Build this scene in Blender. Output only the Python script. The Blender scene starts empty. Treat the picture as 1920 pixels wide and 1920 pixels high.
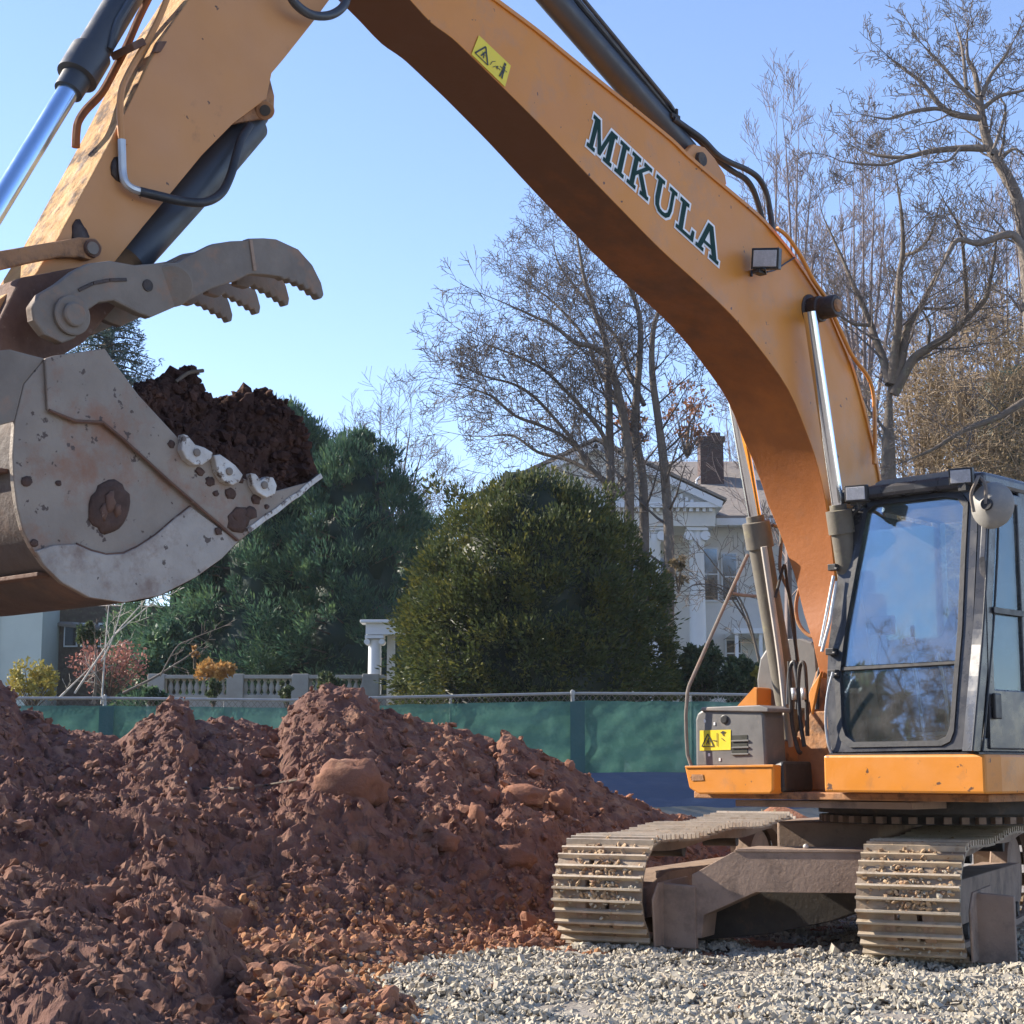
import bpy, bmesh, math, random
import numpy as np
from mathutils import Vector, Matrix, noise as mnoise
from mathutils.geometry import tessellate_polygon
random.seed(7)
RNG = np.random.default_rng(7)
R = math.radians
C = bpy.context.scene.collection
SC = bpy.context.scene

# ---------------------------------------------------------------- camera
FPX, CAMZ, TP = 3200.0, 1.4, 0.15          # focal length (photo px), eye height, tan(pitch)
PITCH = math.atan(TP)
cam = bpy.data.cameras.new('camera'); camo = bpy.data.objects.new('camera', cam); C.objects.link(camo)
camo.location = (0, 0, CAMZ); camo.rotation_euler = (math.pi/2 + PITCH, 0, 0)
cam.sensor_width = 36; cam.lens = 36*FPX/1920; cam.clip_start = .1; cam.clip_end = 6000
SC.camera = camo
# ---------------------------------------------------------------- sky, sun, exposure
SUN_EL, SUN_AZ = 30.0, -70.0                # azimuth from +Y towards +X
w = bpy.data.worlds.new('World'); SC.world = w; w.use_nodes = True
nt = w.node_tree; nt.nodes.clear()
wo = nt.nodes.new('ShaderNodeOutputWorld'); bg = nt.nodes.new('ShaderNodeBackground')
sk = nt.nodes.new('ShaderNodeTexSky'); sk.sky_type = 'NISHITA'; sk.sun_disc = False
sk.sun_elevation = R(SUN_EL); sk.sun_rotation = R(SUN_AZ % 360)
sk.air_density = .9; sk.dust_density = .05; sk.ozone_density = 2.2
wb_ = nt.nodes.new('ShaderNodeMix'); wb_.data_type = 'RGBA'; wb_.blend_type = 'MULTIPLY'; wb_.inputs[0].default_value = 1; wb_.inputs[7].default_value = (1.0, .945, 1.02, 1)
nt.links.new(sk.outputs[0], wb_.inputs[6]); nt.links.new(wb_.outputs[2], bg.inputs[0]); nt.links.new(bg.outputs[0], wo.inputs[0])
bg.inputs[1].default_value = .13
sd = Vector((math.sin(R(SUN_AZ))*math.cos(R(SUN_EL)), math.cos(R(SUN_AZ))*math.cos(R(SUN_EL)), math.sin(R(SUN_EL))))
sl = bpy.data.lights.new('sun', 'SUN'); sl.energy = 5.0; sl.angle = R(.53); sl.color = (1, .9, .76)
so = bpy.data.objects.new('sun', sl); C.objects.link(so); so.rotation_euler = (-sd).to_track_quat('-Z', 'Y').to_euler()
so.location = (-20, 10, 30)
vs = SC.view_settings; vs.view_transform = 'Standard'; vs.look = 'None'; vs.gamma = 1; vs.use_curve_mapping = False
vs.exposure = 1.15
SC.cycles.max_bounces = 8; SC.cycles.transparent_max_bounces = 16

# ---------------------------------------------------------------- projection of photo measurements onto real planes
_fw = Vector((0, math.cos(PITCH), math.sin(PITCH))); _up = Vector((0, -math.sin(PITCH), math.cos(PITCH)))
CAM = Vector((0, 0, CAMZ))
def ray(px, py):
    return Vector(((px-960)/FPX, 0, 0)) + _up*((960-py)/FPX) + _fw
def onp(px, py, p0, n):
    d = ray(px, py); return CAM + d*((p0-CAM).dot(n)/d.dot(n))
def at(px, py, Y):                            # point seen at px,py lying at distance Y
    d = ray(px, py); return CAM + d*(Y/d.y)
def atz(px, py, z=0.):
    d = ray(px, py); return CAM + d*((z-CAMZ)/d.z)

# ---------------------------------------------------------------- numpy noise
_perm = RNG.permutation(256); _perm = np.concatenate([_perm, _perm, _perm])
_g = RNG.normal(size=(256, 3)); _g /= np.linalg.norm(_g, axis=1)[:, None]
def pn(x, y, z=0.0):
    x = np.asarray(x, float); y = np.asarray(y, float); z = np.zeros_like(x)+z
    xi, yi, zi = np.floor(x).astype(int), np.floor(y).astype(int), np.floor(z).astype(int)
    xf, yf, zf = x-xi, y-yi, z-zi
    u, v, s = [t*t*t*(t*(t*6-15)+10) for t in (xf, yf, zf)]
    out = 0
    for dx in (0, 1):
        for dy in (0, 1):
            for dz in (0, 1):
                h = _perm[_perm[_perm[(xi+dx) & 255]+((yi+dy) & 255)]+((zi+dz) & 255)]
                g = _g[h]
                dot = g[..., 0]*(xf-dx)+g[..., 1]*(yf-dy)+g[..., 2]*(zf-dz)
                out = out + dot*(u if dx else 1-u)*(v if dy else 1-v)*(s if dz else 1-s)
    return out*1.6
def fbm(x, y, z=0., o=4, rough=.5):
    t = 0; a = 1; f = 1
    for i in range(o): t = t+a*pn(x*f, y*f, z*f+i*7.3); a *= rough; f *= 2.03
    return t

# ---------------------------------------------------------------- materials
def M(name, c1, c2=None, c3=None, sc=2.5, rough=.6, metal=0., bump=.15, bs=30., mask=(.55, .68), msc=None, stretch=None, c4=None, m4=(.6, .64), s4=9., spec=.5, rv=.12):
    m = bpy.data.materials.new(name); m.use_nodes = True; t = m.node_tree; n = t.nodes; L = t.links
    b = n['Principled BSDF']; b.inputs['Metallic'].default_value = metal
    b.inputs['Specular IOR Level'].default_value = spec
    g = n.new('ShaderNodeNewGeometry'); v = g.outputs['Position']
    if stretch:
        mp = n.new('ShaderNodeMapping'); mp.inputs['Scale'].default_value = stretch; L.new(v, mp.inputs[0]); v = mp.outputs[0]
    def nz(s, d=6, r=.6):
        q = n.new('ShaderNodeTexNoise'); q.inputs['Scale'].default_value = s; q.inputs['Detail'].default_value = d
        q.inputs['Roughness'].default_value = r; L.new(v, q.inputs['Vector']); return q.outputs['Fac']
    def mr(f, a, bb):
        q = n.new('ShaderNodeMapRange'); q.inputs[1].default_value = a; q.inputs[2].default_value = bb; L.new(f, q.inputs[0]); return q.outputs[0]
    def mx(f, a, bb):
        q = n.new('ShaderNodeMix'); q.data_type = 'RGBA'; L.new(f, q.inputs[0])
        for k, s in ((6, a), (7, bb)):
            if isinstance(s, tuple): q.inputs[k].default_value = (*s, 1)
            else: L.new(s, q.inputs[k])
        return q.outputs[2]
    n1 = nz(sc)
    col = mx(mr(n1, .35, .65), c1, c2 or tuple(x*.8 for x in c1))
    if c3: col = mx(mr(nz(msc or sc*1.7, 9, .68), *mask), col, c3)
    if c4: col = mx(mr(nz(s4, 4, .55), *m4), col, c4)
    L.new(col, b.inputs['Base Color'])
    q = n.new('ShaderNodeMapRange'); q.inputs[1].default_value = .3; q.inputs[2].default_value = .7
    q.inputs[3].default_value = max(.03, rough-rv); q.inputs[4].default_value = min(1, rough+rv); L.new(nz(sc*2.7), q.inputs[0]); L.new(q.outputs[0], b.inputs['Roughness'])
    if bump:
        bn = n.new('ShaderNodeBump'); bn.inputs['Strength'].default_value = bump; bn.inputs['Distance'].default_value = .6/bs
        L.new(nz(bs, 8, .65), bn.inputs['Height']); L.new(bn.outputs[0], b.inputs['Normal'])
    return m
def glass(name, tint, refl, rough=.015):
    m = bpy.data.materials.new(name); m.use_nodes = True; t = m.node_tree; n = t.nodes; L = t.links; n.clear()
    o = n.new('ShaderNodeOutputMaterial'); tr = n.new('ShaderNodeBsdfTransparent'); tr.inputs[0].default_value = (*tint, 1)
    gl = n.new('ShaderNodeBsdfGlossy'); gl.inputs['Roughness'].default_value = rough; gl.inputs['Color'].default_value = (.72, .84, 1, 1)
    fr = n.new('ShaderNodeFresnel'); fr.inputs[0].default_value = 1.7
    ad = n.new('ShaderNodeMath'); ad.operation = 'ADD'; ad.inputs[1].default_value = refl; ad.use_clamp = True
    df = n.new('ShaderNodeBsdfDiffuse'); df.inputs[0].default_value = (.55, .52, .47, 1)
    g = n.new('ShaderNodeNewGeometry'); nz = n.new('ShaderNodeTexNoise'); nz.inputs['Scale'].default_value = 6; nz.inputs['Detail'].default_value = 8
    L.new(g.outputs['Position'], nz.inputs['Vector'])
    mr = n.new('ShaderNodeMapRange'); mr.inputs[1].default_value = .4; mr.inputs[2].default_value = .8; mr.inputs[3].default_value = .04; mr.inputs[4].default_value = .13
    L.new(nz.outputs['Fac'], mr.inputs[0])
    mx = n.new('ShaderNodeMixShader'); m2 = n.new('ShaderNodeMixShader')
    L.new(fr.outputs[0], ad.inputs[0]); L.new(ad.outputs[0], mx.inputs[0]); L.new(tr.outputs[0], mx.inputs[1]); L.new(gl.outputs[0], mx.inputs[2])
    L.new(mr.outputs[0], m2.inputs[0]); L.new(mx.outputs[0], m2.inputs[1]); L.new(df.outputs[0], m2.inputs[2]); L.new(m2.outputs[0], o.inputs[0])
    return m
def leafmat(name, c1, c2, c3=None, sc=1.2, rough=.55, tr=.25):
    m = M(name, c1, c2, c3, sc=sc, rough=rough, bump=0, mask=(.5, .62), msc=sc*4, spec=.25)
    t = m.node_tree; n = t.nodes; L = t.links; b = n['Principled BSDF']; o = n['Material Output']
    td = n.new('ShaderNodeBsdfTranslucent'); mx = n.new('ShaderNodeMixShader'); mx.inputs[0].default_value = tr
    src = b.inputs['Base Color'].links[0].from_socket
    L.new(src, td.inputs[0]); L.new(b.outputs[0], mx.inputs[1]); L.new(td.outputs[0], mx.inputs[2]); L.new(mx.outputs[0], o.inputs[0])
    return m
MT = dict(
    orange=M('orange_paint', (.63, .238, .028), (.57, .212, .027), (.44, .21, .08), sc=1.1, rough=.42, bump=.06, bs=14, mask=(.52, .74), msc=2.6, c4=(.09, .04, .02), m4=(.70, .72), s4=16),
    orange2=M('bright_orange_paint', (.64, .235, .03), (.58, .215, .03), (.36, .16, .06), sc=1.5, rough=.42, bump=.05, bs=14, mask=(.54, .74), msc=4, c4=(.12, .06, .035), m4=(.66, .69), s4=13),
    under=M('rust_stained_orange_paint', (.30, .10, .028), (.20, .065, .022), (.07, .03, .018), sc=2.2, rough=.75, bump=.25, bs=25, mask=(.5, .7), msc=5),
    tan=M('faded_orange_paint', (.53, .245, .085), (.48, .22, .078), (.30, .14, .06), sc=1.6, rough=.55, bump=.06, bs=16, mask=(.62, .8), msc=5, c4=(.08, .035, .02), m4=(.69, .71), s4=9),
    mudtan=M('mud_caked_orange_paint', (.56, .33, .13), (.46, .26, .11), (.12, .07, .04), sc=5, rough=.85, bump=.6, bs=14, mask=(.5, .62), msc=7),
    mudpaint=M('muddy_orange_steel', (.42, .21, .09), (.30, .15, .075), (.10, .06, .04), sc=6, rough=.8, bump=.4, bs=22, mask=(.5, .66), msc=7),
    dirty=M('mud_grey_steel', (.215, .182, .152), (.16, .135, .115), (.27, .165, .11), sc=4, rough=.8, bump=.3, bs=28, mask=(.52, .7), msc=6),
    frame=M('dusty_undercarriage_steel', (.33, .235, .175), (.25, .178, .135), (.14, .10, .078), sc=3, rough=.85, bump=.25, bs=26, mask=(.5, .72), msc=4),
    bucket=M('worn_bucket_steel', (.275, .228, .185), (.215, .178, .148), (.24, .13, .085), sc=3, rough=.62, metal=.1, bump=.35, bs=30, mask=(.50, .66), msc=3.4, c4=(.075, .05, .042), m4=(.635, .67), s4=17),
    bucketwear=M('polished_wear_plate', (.34, .30, .265), (.27, .24, .215), (.19, .135, .11), sc=5, rough=.5, metal=.2, bump=.35, bs=40, mask=(.50, .68), msc=6, c4=(.08, .055, .045), m4=(.66, .69), s4=19),
    rust=M('dark_rust', (.105, .055, .04), (.15, .082, .056), (.28, .20, .16), sc=9, rough=.85, bump=.4, bs=45, mask=(.6, .7)),
    casting=M('bright_cast_steel', (.56, .54, .51), (.42, .39, .36), (.13, .10, .085), sc=9, rough=.5, metal=.2, bump=.5, bs=40, mask=(.54, .60), msc=17),
    cyl=M('charcoal_cylinder_paint', (.035, .042, .055), (.05, .055, .065), (.12, .08, .055), sc=4, rough=.42, bump=.1, bs=40, mask=(.6, .8)),
    cylmud=M('dusty_cylinder_paint', (.16, .14, .11), (.13, .115, .09), (.22, .20, .12), sc=5, rough=.7, bump=.15, bs=40, mask=(.55, .7)),
    chrome=M('chrome_rod', (.78, .8, .84), (.7, .72, .76), None, sc=4, rough=.14, metal=1, bump=0, rv=.05),
    bluerod=M('blue_tinted_rod', (.45, .62, .85), (.42, .58, .8), None, sc=4, rough=.22, metal=.9, bump=0, rv=.05),
    rubber=M('black_rubber', (.018, .02, .024), (.03, .03, .035), (.09, .08, .07), sc=7, rough=.5, bump=.1, mask=(.6, .8)),
    black=M('black_plastic', (.02, .02, .022), (.035, .033, .032), (.12, .10, .09), sc=6, rough=.45, bump=.05, mask=(.62, .8)),
    grease=M('grease_stain', (.02, .013, .01), (.05, .025, .015), None, sc=12, rough=.5, bump=.5, bs=40),
    charcoal=M('charcoal_cab_paint', (.045, .046, .052), (.055, .055, .06), (.13, .11, .10), sc=3, rough=.3, bump=.02, mask=(.58, .85), spec=.6),
    greybody=M('grey_body_panel', (.15, .145, .14), (.12, .117, .113), (.26, .22, .19), sc=4, rough=.5, bump=.04, mask=(.55, .8), msc=7),
    roofpaint=M('dusty_cab_roof', (.20, .185, .17), (.16, .15, .145), (.30, .24, .19), sc=4, rough=.55, bump=.05, mask=(.5, .75)),
    silver=M('galvanised_pipe', (.52, .53, .54), (.45, .46, .47), (.35, .30, .26), sc=8, rough=.4, metal=.6, bump=.05, mask=(.6, .75)),
    bar=M('worn_grouser_bar', (.60, .50, .375), (.45, .37, .27), (.36, .25, .16), sc=6, rough=.45, metal=.2, bump=.2, bs=40, mask=(.55, .7), msc=9),
    galv=M('dull_galvanised_steel', (.30, .31, .31), (.24, .25, .25), (.2, .18, .16), sc=6, rough=.5, metal=.4, bump=.05, mask=(.6, .75)),
    bucketshade=M('shaded_bucket_shell', (.10, .072, .06), (.075, .055, .048), (.16, .095, .065), sc=3, rough=.75, bump=.3, bs=25, mask=(.52, .7), msc=4),  # worn shell steel, darkened so the underside's shade sits in the colour
    mudstain=M('dark_mud_stain', (.06, .035, .028), (.09, .05, .038), None, sc=14, rough=.95, bump=.6, bs=40),
    mirrorback=M('dusty_mirror_back', (.30, .29, .27), (.25, .24, .225), (.36, .33, .28), sc=5, rough=.55, bump=.03, mask=(.5, .7)),
    shoe=M('track_shoe_steel', (.32, .25, .18), (.225, .175, .125), (.26, .16, .095), sc=5, rough=.6, metal=.2, bump=.25, bs=40, mask=(.5, .68), msc=9),
    dark=M('black_steel', (.03, .026, .024), (.05, .042, .036), (.12, .08, .05), sc=5, rough=.7, bump=.2, mask=(.55, .75)),
    yellow=M('yellow_sticker', (.80, .62, .03), (.76, .58, .03), (.55, .42, .08), sc=6, rough=.45, bump=0, mask=(.66, .8)),
    ink=M('black_print', (.03, .03, .02), (.04, .04, .03), None, rough=.5, bump=0),
    white=M('white_vinyl', (.80, .80, .80), (.76, .76, .75), None, rough=.45, bump=0),
    green=M('dark_green_vinyl', (.006, .034, .028), (.008, .04, .033), None, rough=.6, bump=0, spec=.15),
    lens=M('lamp_lens', (.5, .5, .52), (.42, .42, .44), (.7, .7, .7), sc=25, rough=.25, bump=.3, bs=120, mask=(.6, .7)),
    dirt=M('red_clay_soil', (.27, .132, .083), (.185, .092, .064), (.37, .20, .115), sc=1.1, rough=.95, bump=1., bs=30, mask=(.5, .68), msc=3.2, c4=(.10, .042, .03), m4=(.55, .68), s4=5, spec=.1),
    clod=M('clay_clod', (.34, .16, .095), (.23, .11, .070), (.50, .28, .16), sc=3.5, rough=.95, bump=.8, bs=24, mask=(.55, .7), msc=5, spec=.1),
    load=M('dark_damp_soil', (.070, .038, .030), (.048, .027, .023), (.13, .066, .047), sc=5, rough=.95, bump=.9, bs=28, mask=(.55, .7), msc=9, spec=.1),
    stone=M('crushed_grey_stone', (.49, .44, .35), (.31, .285, .235), (.55, .46, .33), sc=14, rough=.85, bump=.25, bs=70, mask=(.55, .65), msc=22, c4=(.30, .16, .09), m4=(.66, .70), s4=5, spec=.2),
    drymud=M('dry_tan_mud', (.46, .33, .20), (.36, .25, .15), (.30, .16, .09), sc=9, rough=.95, bump=.5, mask=(.5, .65)),
    orangesoil=M('bright_orange_soil', (.36, .175, .085), (.27, .125, .07), (.45, .27, .14), sc=3, rough=.95, bump=.7, bs=24, mask=(.5, .68), spec=.1),
    gravelbed=M('stone_dust', (.15, .135, .11), (.10, .09, .075), (.13, .075, .05), sc=5, rough=.95, bump=.9, bs=30, mask=(.55, .7)),
    bark=M('grey_bark', (.175, .145, .12), (.13, .105, .088), (.24, .21, .17), sc=5, rough=.9, bump=.5, bs=14, mask=(.55, .7)),
    bark2=M('brown_bark', (.15, .115, .088), (.10, .078, .06), (.20, .19, .12), sc=4, rough=.9, bump=.5, bs=12, mask=(.55, .7)),
    twigdark=M('dark_twig_bark', (.135, .112, .102), (.098, .083, .077), None, sc=3, rough=.9, bump=0),
    lilac=M('pale_twig_bark', (.22, .17, .16), (.17, .135, .13), None, sc=3, rough=.9, bump=0),
    palewood=M('pale_grey_bark', (.52, .47, .41), (.42, .38, .33), None, sc=6, rough=.85, bump=.2),
    straw=M('dry_straw', (.62, .45, .24), (.50, .34, .17), None, sc=12, rough=.9, bump=.2),
    wall=M('white_painted_stucco', (.68, .66, .61), (.61, .60, .56), None, sc=.8, rough=.8, bump=.05, bs=5),
    creamwall=M('cream_stucco', (.60, .64, .58), (.54, .58, .53), None, sc=.8, rough=.85, bump=.05, bs=5),
    trimw=M('white_trim', (.74, .76, .77), (.70, .72, .74), None, sc=2, rough=.6, bump=0),
    shingle=M('grey_brown_shingles', (.26, .225, .195), (.21, .185, .165), (.32, .27, .22), sc=2, rough=.9, bump=.5, bs=4, mask=(.5, .7), msc=6, stretch=(1, 1, 3)),
    brick=M('dark_chimney_brick', (.085, .05, .042), (.06, .04, .036), (.14, .095, .08), sc=3, rough=.9, bump=.3, bs=8, stretch=(1, 1, 2.5)),
    balu=M('weathered_limestone', (.40, .38, .34), (.33, .31, .28), None, sc=2, rough=.85, bump=.1, bs=8),
    sideglass=glass('side_glass', (.80, .90, .84), -.03),
    paneglass=glass('window_glass', (.10, .12, .14), .12, .05),
    cabglass=glass('cab_glass', (.90, .97, .95), .045),
    screen=M('green_privacy_mesh', (.075, .195, .155), (.055, .15, .125), (.12, .27, .205), sc=.9, rough=.7, bump=.5, bs=9, mask=(.45, .7), msc=2.2),
    screen2=M('post_dark_mesh', (.022, .085, .085), (.018, .07, .075), None, sc=.9, rough=.7, bump=.3, bs=9),  # green darkened for a post showing through the mesh
    tarp=M('navy_tarpaulin', (.065, .085, .135), (.05, .068, .112), (.09, .11, .16), sc=.8, rough=.55, bump=.25, bs=3, stretch=(.4, 1, 2.5)),
    cloth=M('dark_jacket', (.05, .07, .13), (.04, .05, .1), None, rough=.9, bump=.1), skin=M('skin', (.5, .3, .22), (.46, .27, .2), None, rough=.5, bump=0),
    hivis=M('pale_reflective_cloth', (.8, .8, .78), (.7, .7, .68), None, rough=.7, bump=0), hair=M('dark_hair', (.03, .02, .015), None, None, rough=.7, bump=.2),
    seat=M('grey_seat_fabric', (.17, .17, .175), (.13, .13, .14), None, rough=.9, bump=.1),
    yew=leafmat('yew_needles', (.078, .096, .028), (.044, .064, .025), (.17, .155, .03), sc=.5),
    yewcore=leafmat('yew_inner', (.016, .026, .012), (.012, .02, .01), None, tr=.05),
    pine=leafmat('pine_needles', (.062, .128, .078), (.044, .098, .068), (.12, .19, .08), sc=.35, tr=.35),
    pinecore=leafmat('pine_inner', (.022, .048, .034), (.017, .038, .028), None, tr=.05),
    spruce=leafmat('spruce_needles', (.05, .085, .07), (.035, .065, .06), None, sc=.5),
    broad=leafmat('broad_green_leaves', (.07, .10, .045), (.05, .075, .035), (.16, .18, .08), sc=2),
    olive=leafmat('dry_olive_leaves', (.27, .20, .11), (.20, .155, .085), (.36, .27, .17), sc=1.2),
    yellowleaf=leafmat('yellow_autumn_leaves', (.42, .33, .07), (.30, .27, .08), None, sc=3),
    redleaf=leafmat('red_autumn_leaves', (.40, .17, .13), (.30, .14, .11), None, sc=3),
    goldleaf=leafmat('golden_dry_leaves', (.50, .30, .10), (.42, .22, .07), None, sc=3),
    rustleaf=leafmat('rust_leaves', (.35, .15, .06), (.28, .13, .07), None, sc=2),
)
# ground: pale crushed stone dust near the machine, brown-green lawn far away
def groundmat():
    m = M('ground_surface', (.30, .27, .23), (.23, .20, .165), (.21, .10, .06), sc=1.2, rough=.95, bump=.9, bs=26, mask=(.6, .75), msc=1.6)
    t = m.node_tree; n = t.nodes; L = t.links; b = n['Principled BSDF']
    src = b.inputs['Base Color'].links[0].from_socket
    g = n.new('ShaderNodeNewGeometry'); s = n.new('ShaderNodeSeparateXYZ'); L.new(g.outputs['Position'], s.inputs[0])
    mr = n.new('ShaderNodeMapRange'); mr.inputs[1].default_value = 36.5; mr.inputs[2].default_value = 38.5; L.new(s.outputs[1], mr.inputs[0])
    nz = n.new('ShaderNodeTexNoise'); nz.inputs['Scale'].default_value = .6; nz.inputs['Detail'].default_value = 8; L.new(g.outputs['Position'], nz.inputs[0])
    cr = n.new('ShaderNodeMix'); cr.data_type = 'RGBA'; cr.inputs[6].default_value = (.07, .085, .03, 1); cr.inputs[7].default_value = (.13, .10, .05, 1); L.new(nz.outputs['Fac'], cr.inputs[0])
    mx = n.new('ShaderNodeMix'); mx.data_type = 'RGBA'; L.new(mr.outputs[0], mx.inputs[0]); L.new(src, mx.inputs[6]); L.new(cr.outputs[2], mx.inputs[7])
    L.new(mx.outputs[2], b.inputs['Base Color']); return m
MT['ground'] = groundmat()
def seethrough(m, f):                        # woven mesh: a share of the light passes straight through
    t = m.node_tree; n = t.nodes; L = t.links; b = n['Principled BSDF']; o = n['Material Output']; src = b.inputs['Base Color'].links[0].from_socket
    tr = n.new('ShaderNodeBsdfTransparent'); td = n.new('ShaderNodeBsdfTranslucent'); L.new(src, td.inputs[0]); m1 = n.new('ShaderNodeMixShader'); m2 = n.new('ShaderNodeMixShader')
    m1.inputs[0].default_value = .3; L.new(b.outputs[0], m1.inputs[1]); L.new(td.outputs[0], m1.inputs[2]); m2.inputs[0].default_value = f; L.new(m1.outputs[0], m2.inputs[1]); L.new(tr.outputs[0], m2.inputs[2]); L.new(m2.outputs[0], o.inputs[0])
seethrough(MT['screen'], .14)
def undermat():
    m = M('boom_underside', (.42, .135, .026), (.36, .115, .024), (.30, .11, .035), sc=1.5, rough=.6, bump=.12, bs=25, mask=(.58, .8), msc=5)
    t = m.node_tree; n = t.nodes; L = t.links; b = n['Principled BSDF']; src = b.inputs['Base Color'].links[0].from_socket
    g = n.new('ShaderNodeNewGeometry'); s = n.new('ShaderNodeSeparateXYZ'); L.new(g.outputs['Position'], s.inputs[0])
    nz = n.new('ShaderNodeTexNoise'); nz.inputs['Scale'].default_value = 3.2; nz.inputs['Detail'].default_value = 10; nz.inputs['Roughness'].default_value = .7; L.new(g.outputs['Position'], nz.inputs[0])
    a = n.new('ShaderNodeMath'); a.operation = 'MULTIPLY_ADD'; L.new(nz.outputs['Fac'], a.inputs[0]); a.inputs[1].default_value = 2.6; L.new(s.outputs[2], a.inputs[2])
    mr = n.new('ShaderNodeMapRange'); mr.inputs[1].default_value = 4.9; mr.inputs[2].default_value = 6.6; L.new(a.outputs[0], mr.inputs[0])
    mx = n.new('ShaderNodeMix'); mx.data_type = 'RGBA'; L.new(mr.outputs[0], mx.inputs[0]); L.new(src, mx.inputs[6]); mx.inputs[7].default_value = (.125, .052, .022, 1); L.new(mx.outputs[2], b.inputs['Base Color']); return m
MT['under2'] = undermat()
def shadetone(m, tint):  # bluish shade of the left side put into the soil colour
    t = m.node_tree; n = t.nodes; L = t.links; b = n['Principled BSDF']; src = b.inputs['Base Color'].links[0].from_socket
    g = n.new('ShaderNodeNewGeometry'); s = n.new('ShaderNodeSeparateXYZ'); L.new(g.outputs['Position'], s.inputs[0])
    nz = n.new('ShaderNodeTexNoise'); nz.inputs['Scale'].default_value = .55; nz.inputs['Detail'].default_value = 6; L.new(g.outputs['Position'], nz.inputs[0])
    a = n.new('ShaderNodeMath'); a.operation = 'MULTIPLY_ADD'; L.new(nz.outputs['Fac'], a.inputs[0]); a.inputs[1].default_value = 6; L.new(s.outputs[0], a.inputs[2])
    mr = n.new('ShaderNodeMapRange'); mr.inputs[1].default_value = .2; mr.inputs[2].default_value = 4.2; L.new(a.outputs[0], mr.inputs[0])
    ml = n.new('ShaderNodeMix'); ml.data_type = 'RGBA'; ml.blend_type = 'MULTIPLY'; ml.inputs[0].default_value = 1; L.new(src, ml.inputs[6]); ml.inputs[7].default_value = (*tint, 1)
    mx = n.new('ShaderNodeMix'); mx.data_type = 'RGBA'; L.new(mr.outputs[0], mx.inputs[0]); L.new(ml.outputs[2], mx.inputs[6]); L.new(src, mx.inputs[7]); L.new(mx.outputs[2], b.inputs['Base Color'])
shadetone(MT['dirt'], (.70, .78, .95)); shadetone(MT['clod'], (.70, .80, .95))

# ---------------------------------------------------------------- object helpers
W = {}
def props(o, label=None, cat=None, group=None, kind=None, category=None):
    cat = cat or category
    for k, v in (('label', label), ('category', cat), ('group', group), ('kind', kind)):
        if v: o[k] = v
    return o
def place(o, parent, Mx):
    C.objects.link(o)
    if parent is not None:
        o.parent = parent; o.matrix_parent_inverse = W[parent.name].inverted()
    o.matrix_basis = Mx; W[o.name] = Mx.copy(); return o
def empty(name, loc, **kw):
    o = bpy.data.objects.new(name, None); o.empty_display_size = .3
    place(o, None, Matrix.Translation(Vector(loc))); return props(o, **kw)
def finish(name, me, parent, bevel, recenter=True, **kw):
    Mx = Matrix.Identity(4)
    if recenter and len(me.vertices):
        co = np.empty(len(me.vertices)*3, np.float32); me.vertices.foreach_get('co', co); co = co.reshape(-1, 3)
        b = np.array([(co[:, 0].min()+co[:, 0].max())/2, (co[:, 1].min()+co[:, 1].max())/2, co[:, 2].min()], np.float32)
        co -= b; me.vertices.foreach_set('co', co.ravel()); Mx = Matrix.Translation(Vector([float(q) for q in b]))
    o = bpy.data.objects.new(name, me); place(o, parent, Mx)
    if bevel:
        md = o.modifiers.new('bevel', 'BEVEL'); md.width = bevel; md.segments = 2; md.limit_method = 'ANGLE'; md.angle_limit = R(38)
    return props(o, **kw)
def npmesh(name, V, F, mat, parent=None, smooth=False, mats=None, fm=None, **kw):
    V = np.ascontiguousarray(V, np.float32); F = np.ascontiguousarray(F, np.int32); k = F.shape[1]
    me = bpy.data.meshes.new(name)
    me.vertices.add(len(V)); me.vertices.foreach_set('co', V.ravel())
    me.loops.add(F.size); me.loops.foreach_set('vertex_index', F.ravel())
    me.polygons.add(len(F)); me.polygons.foreach_set('loop_start', np.arange(0, F.size, k, dtype=np.int32))
    me.polygons.foreach_set('loop_total', np.full(len(F), k, np.int32))
    me.polygons.foreach_set('use_smooth', np.full(len(F), smooth))
    for mm in (mats or [mat]): me.materials.append(mm)
    if fm is not None: me.polygons.foreach_set('material_index', fm.astype(np.int32))
    me.update(calc_edges=True); me.validate()
    return finish(name, me, parent, 0, **kw)
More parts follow.
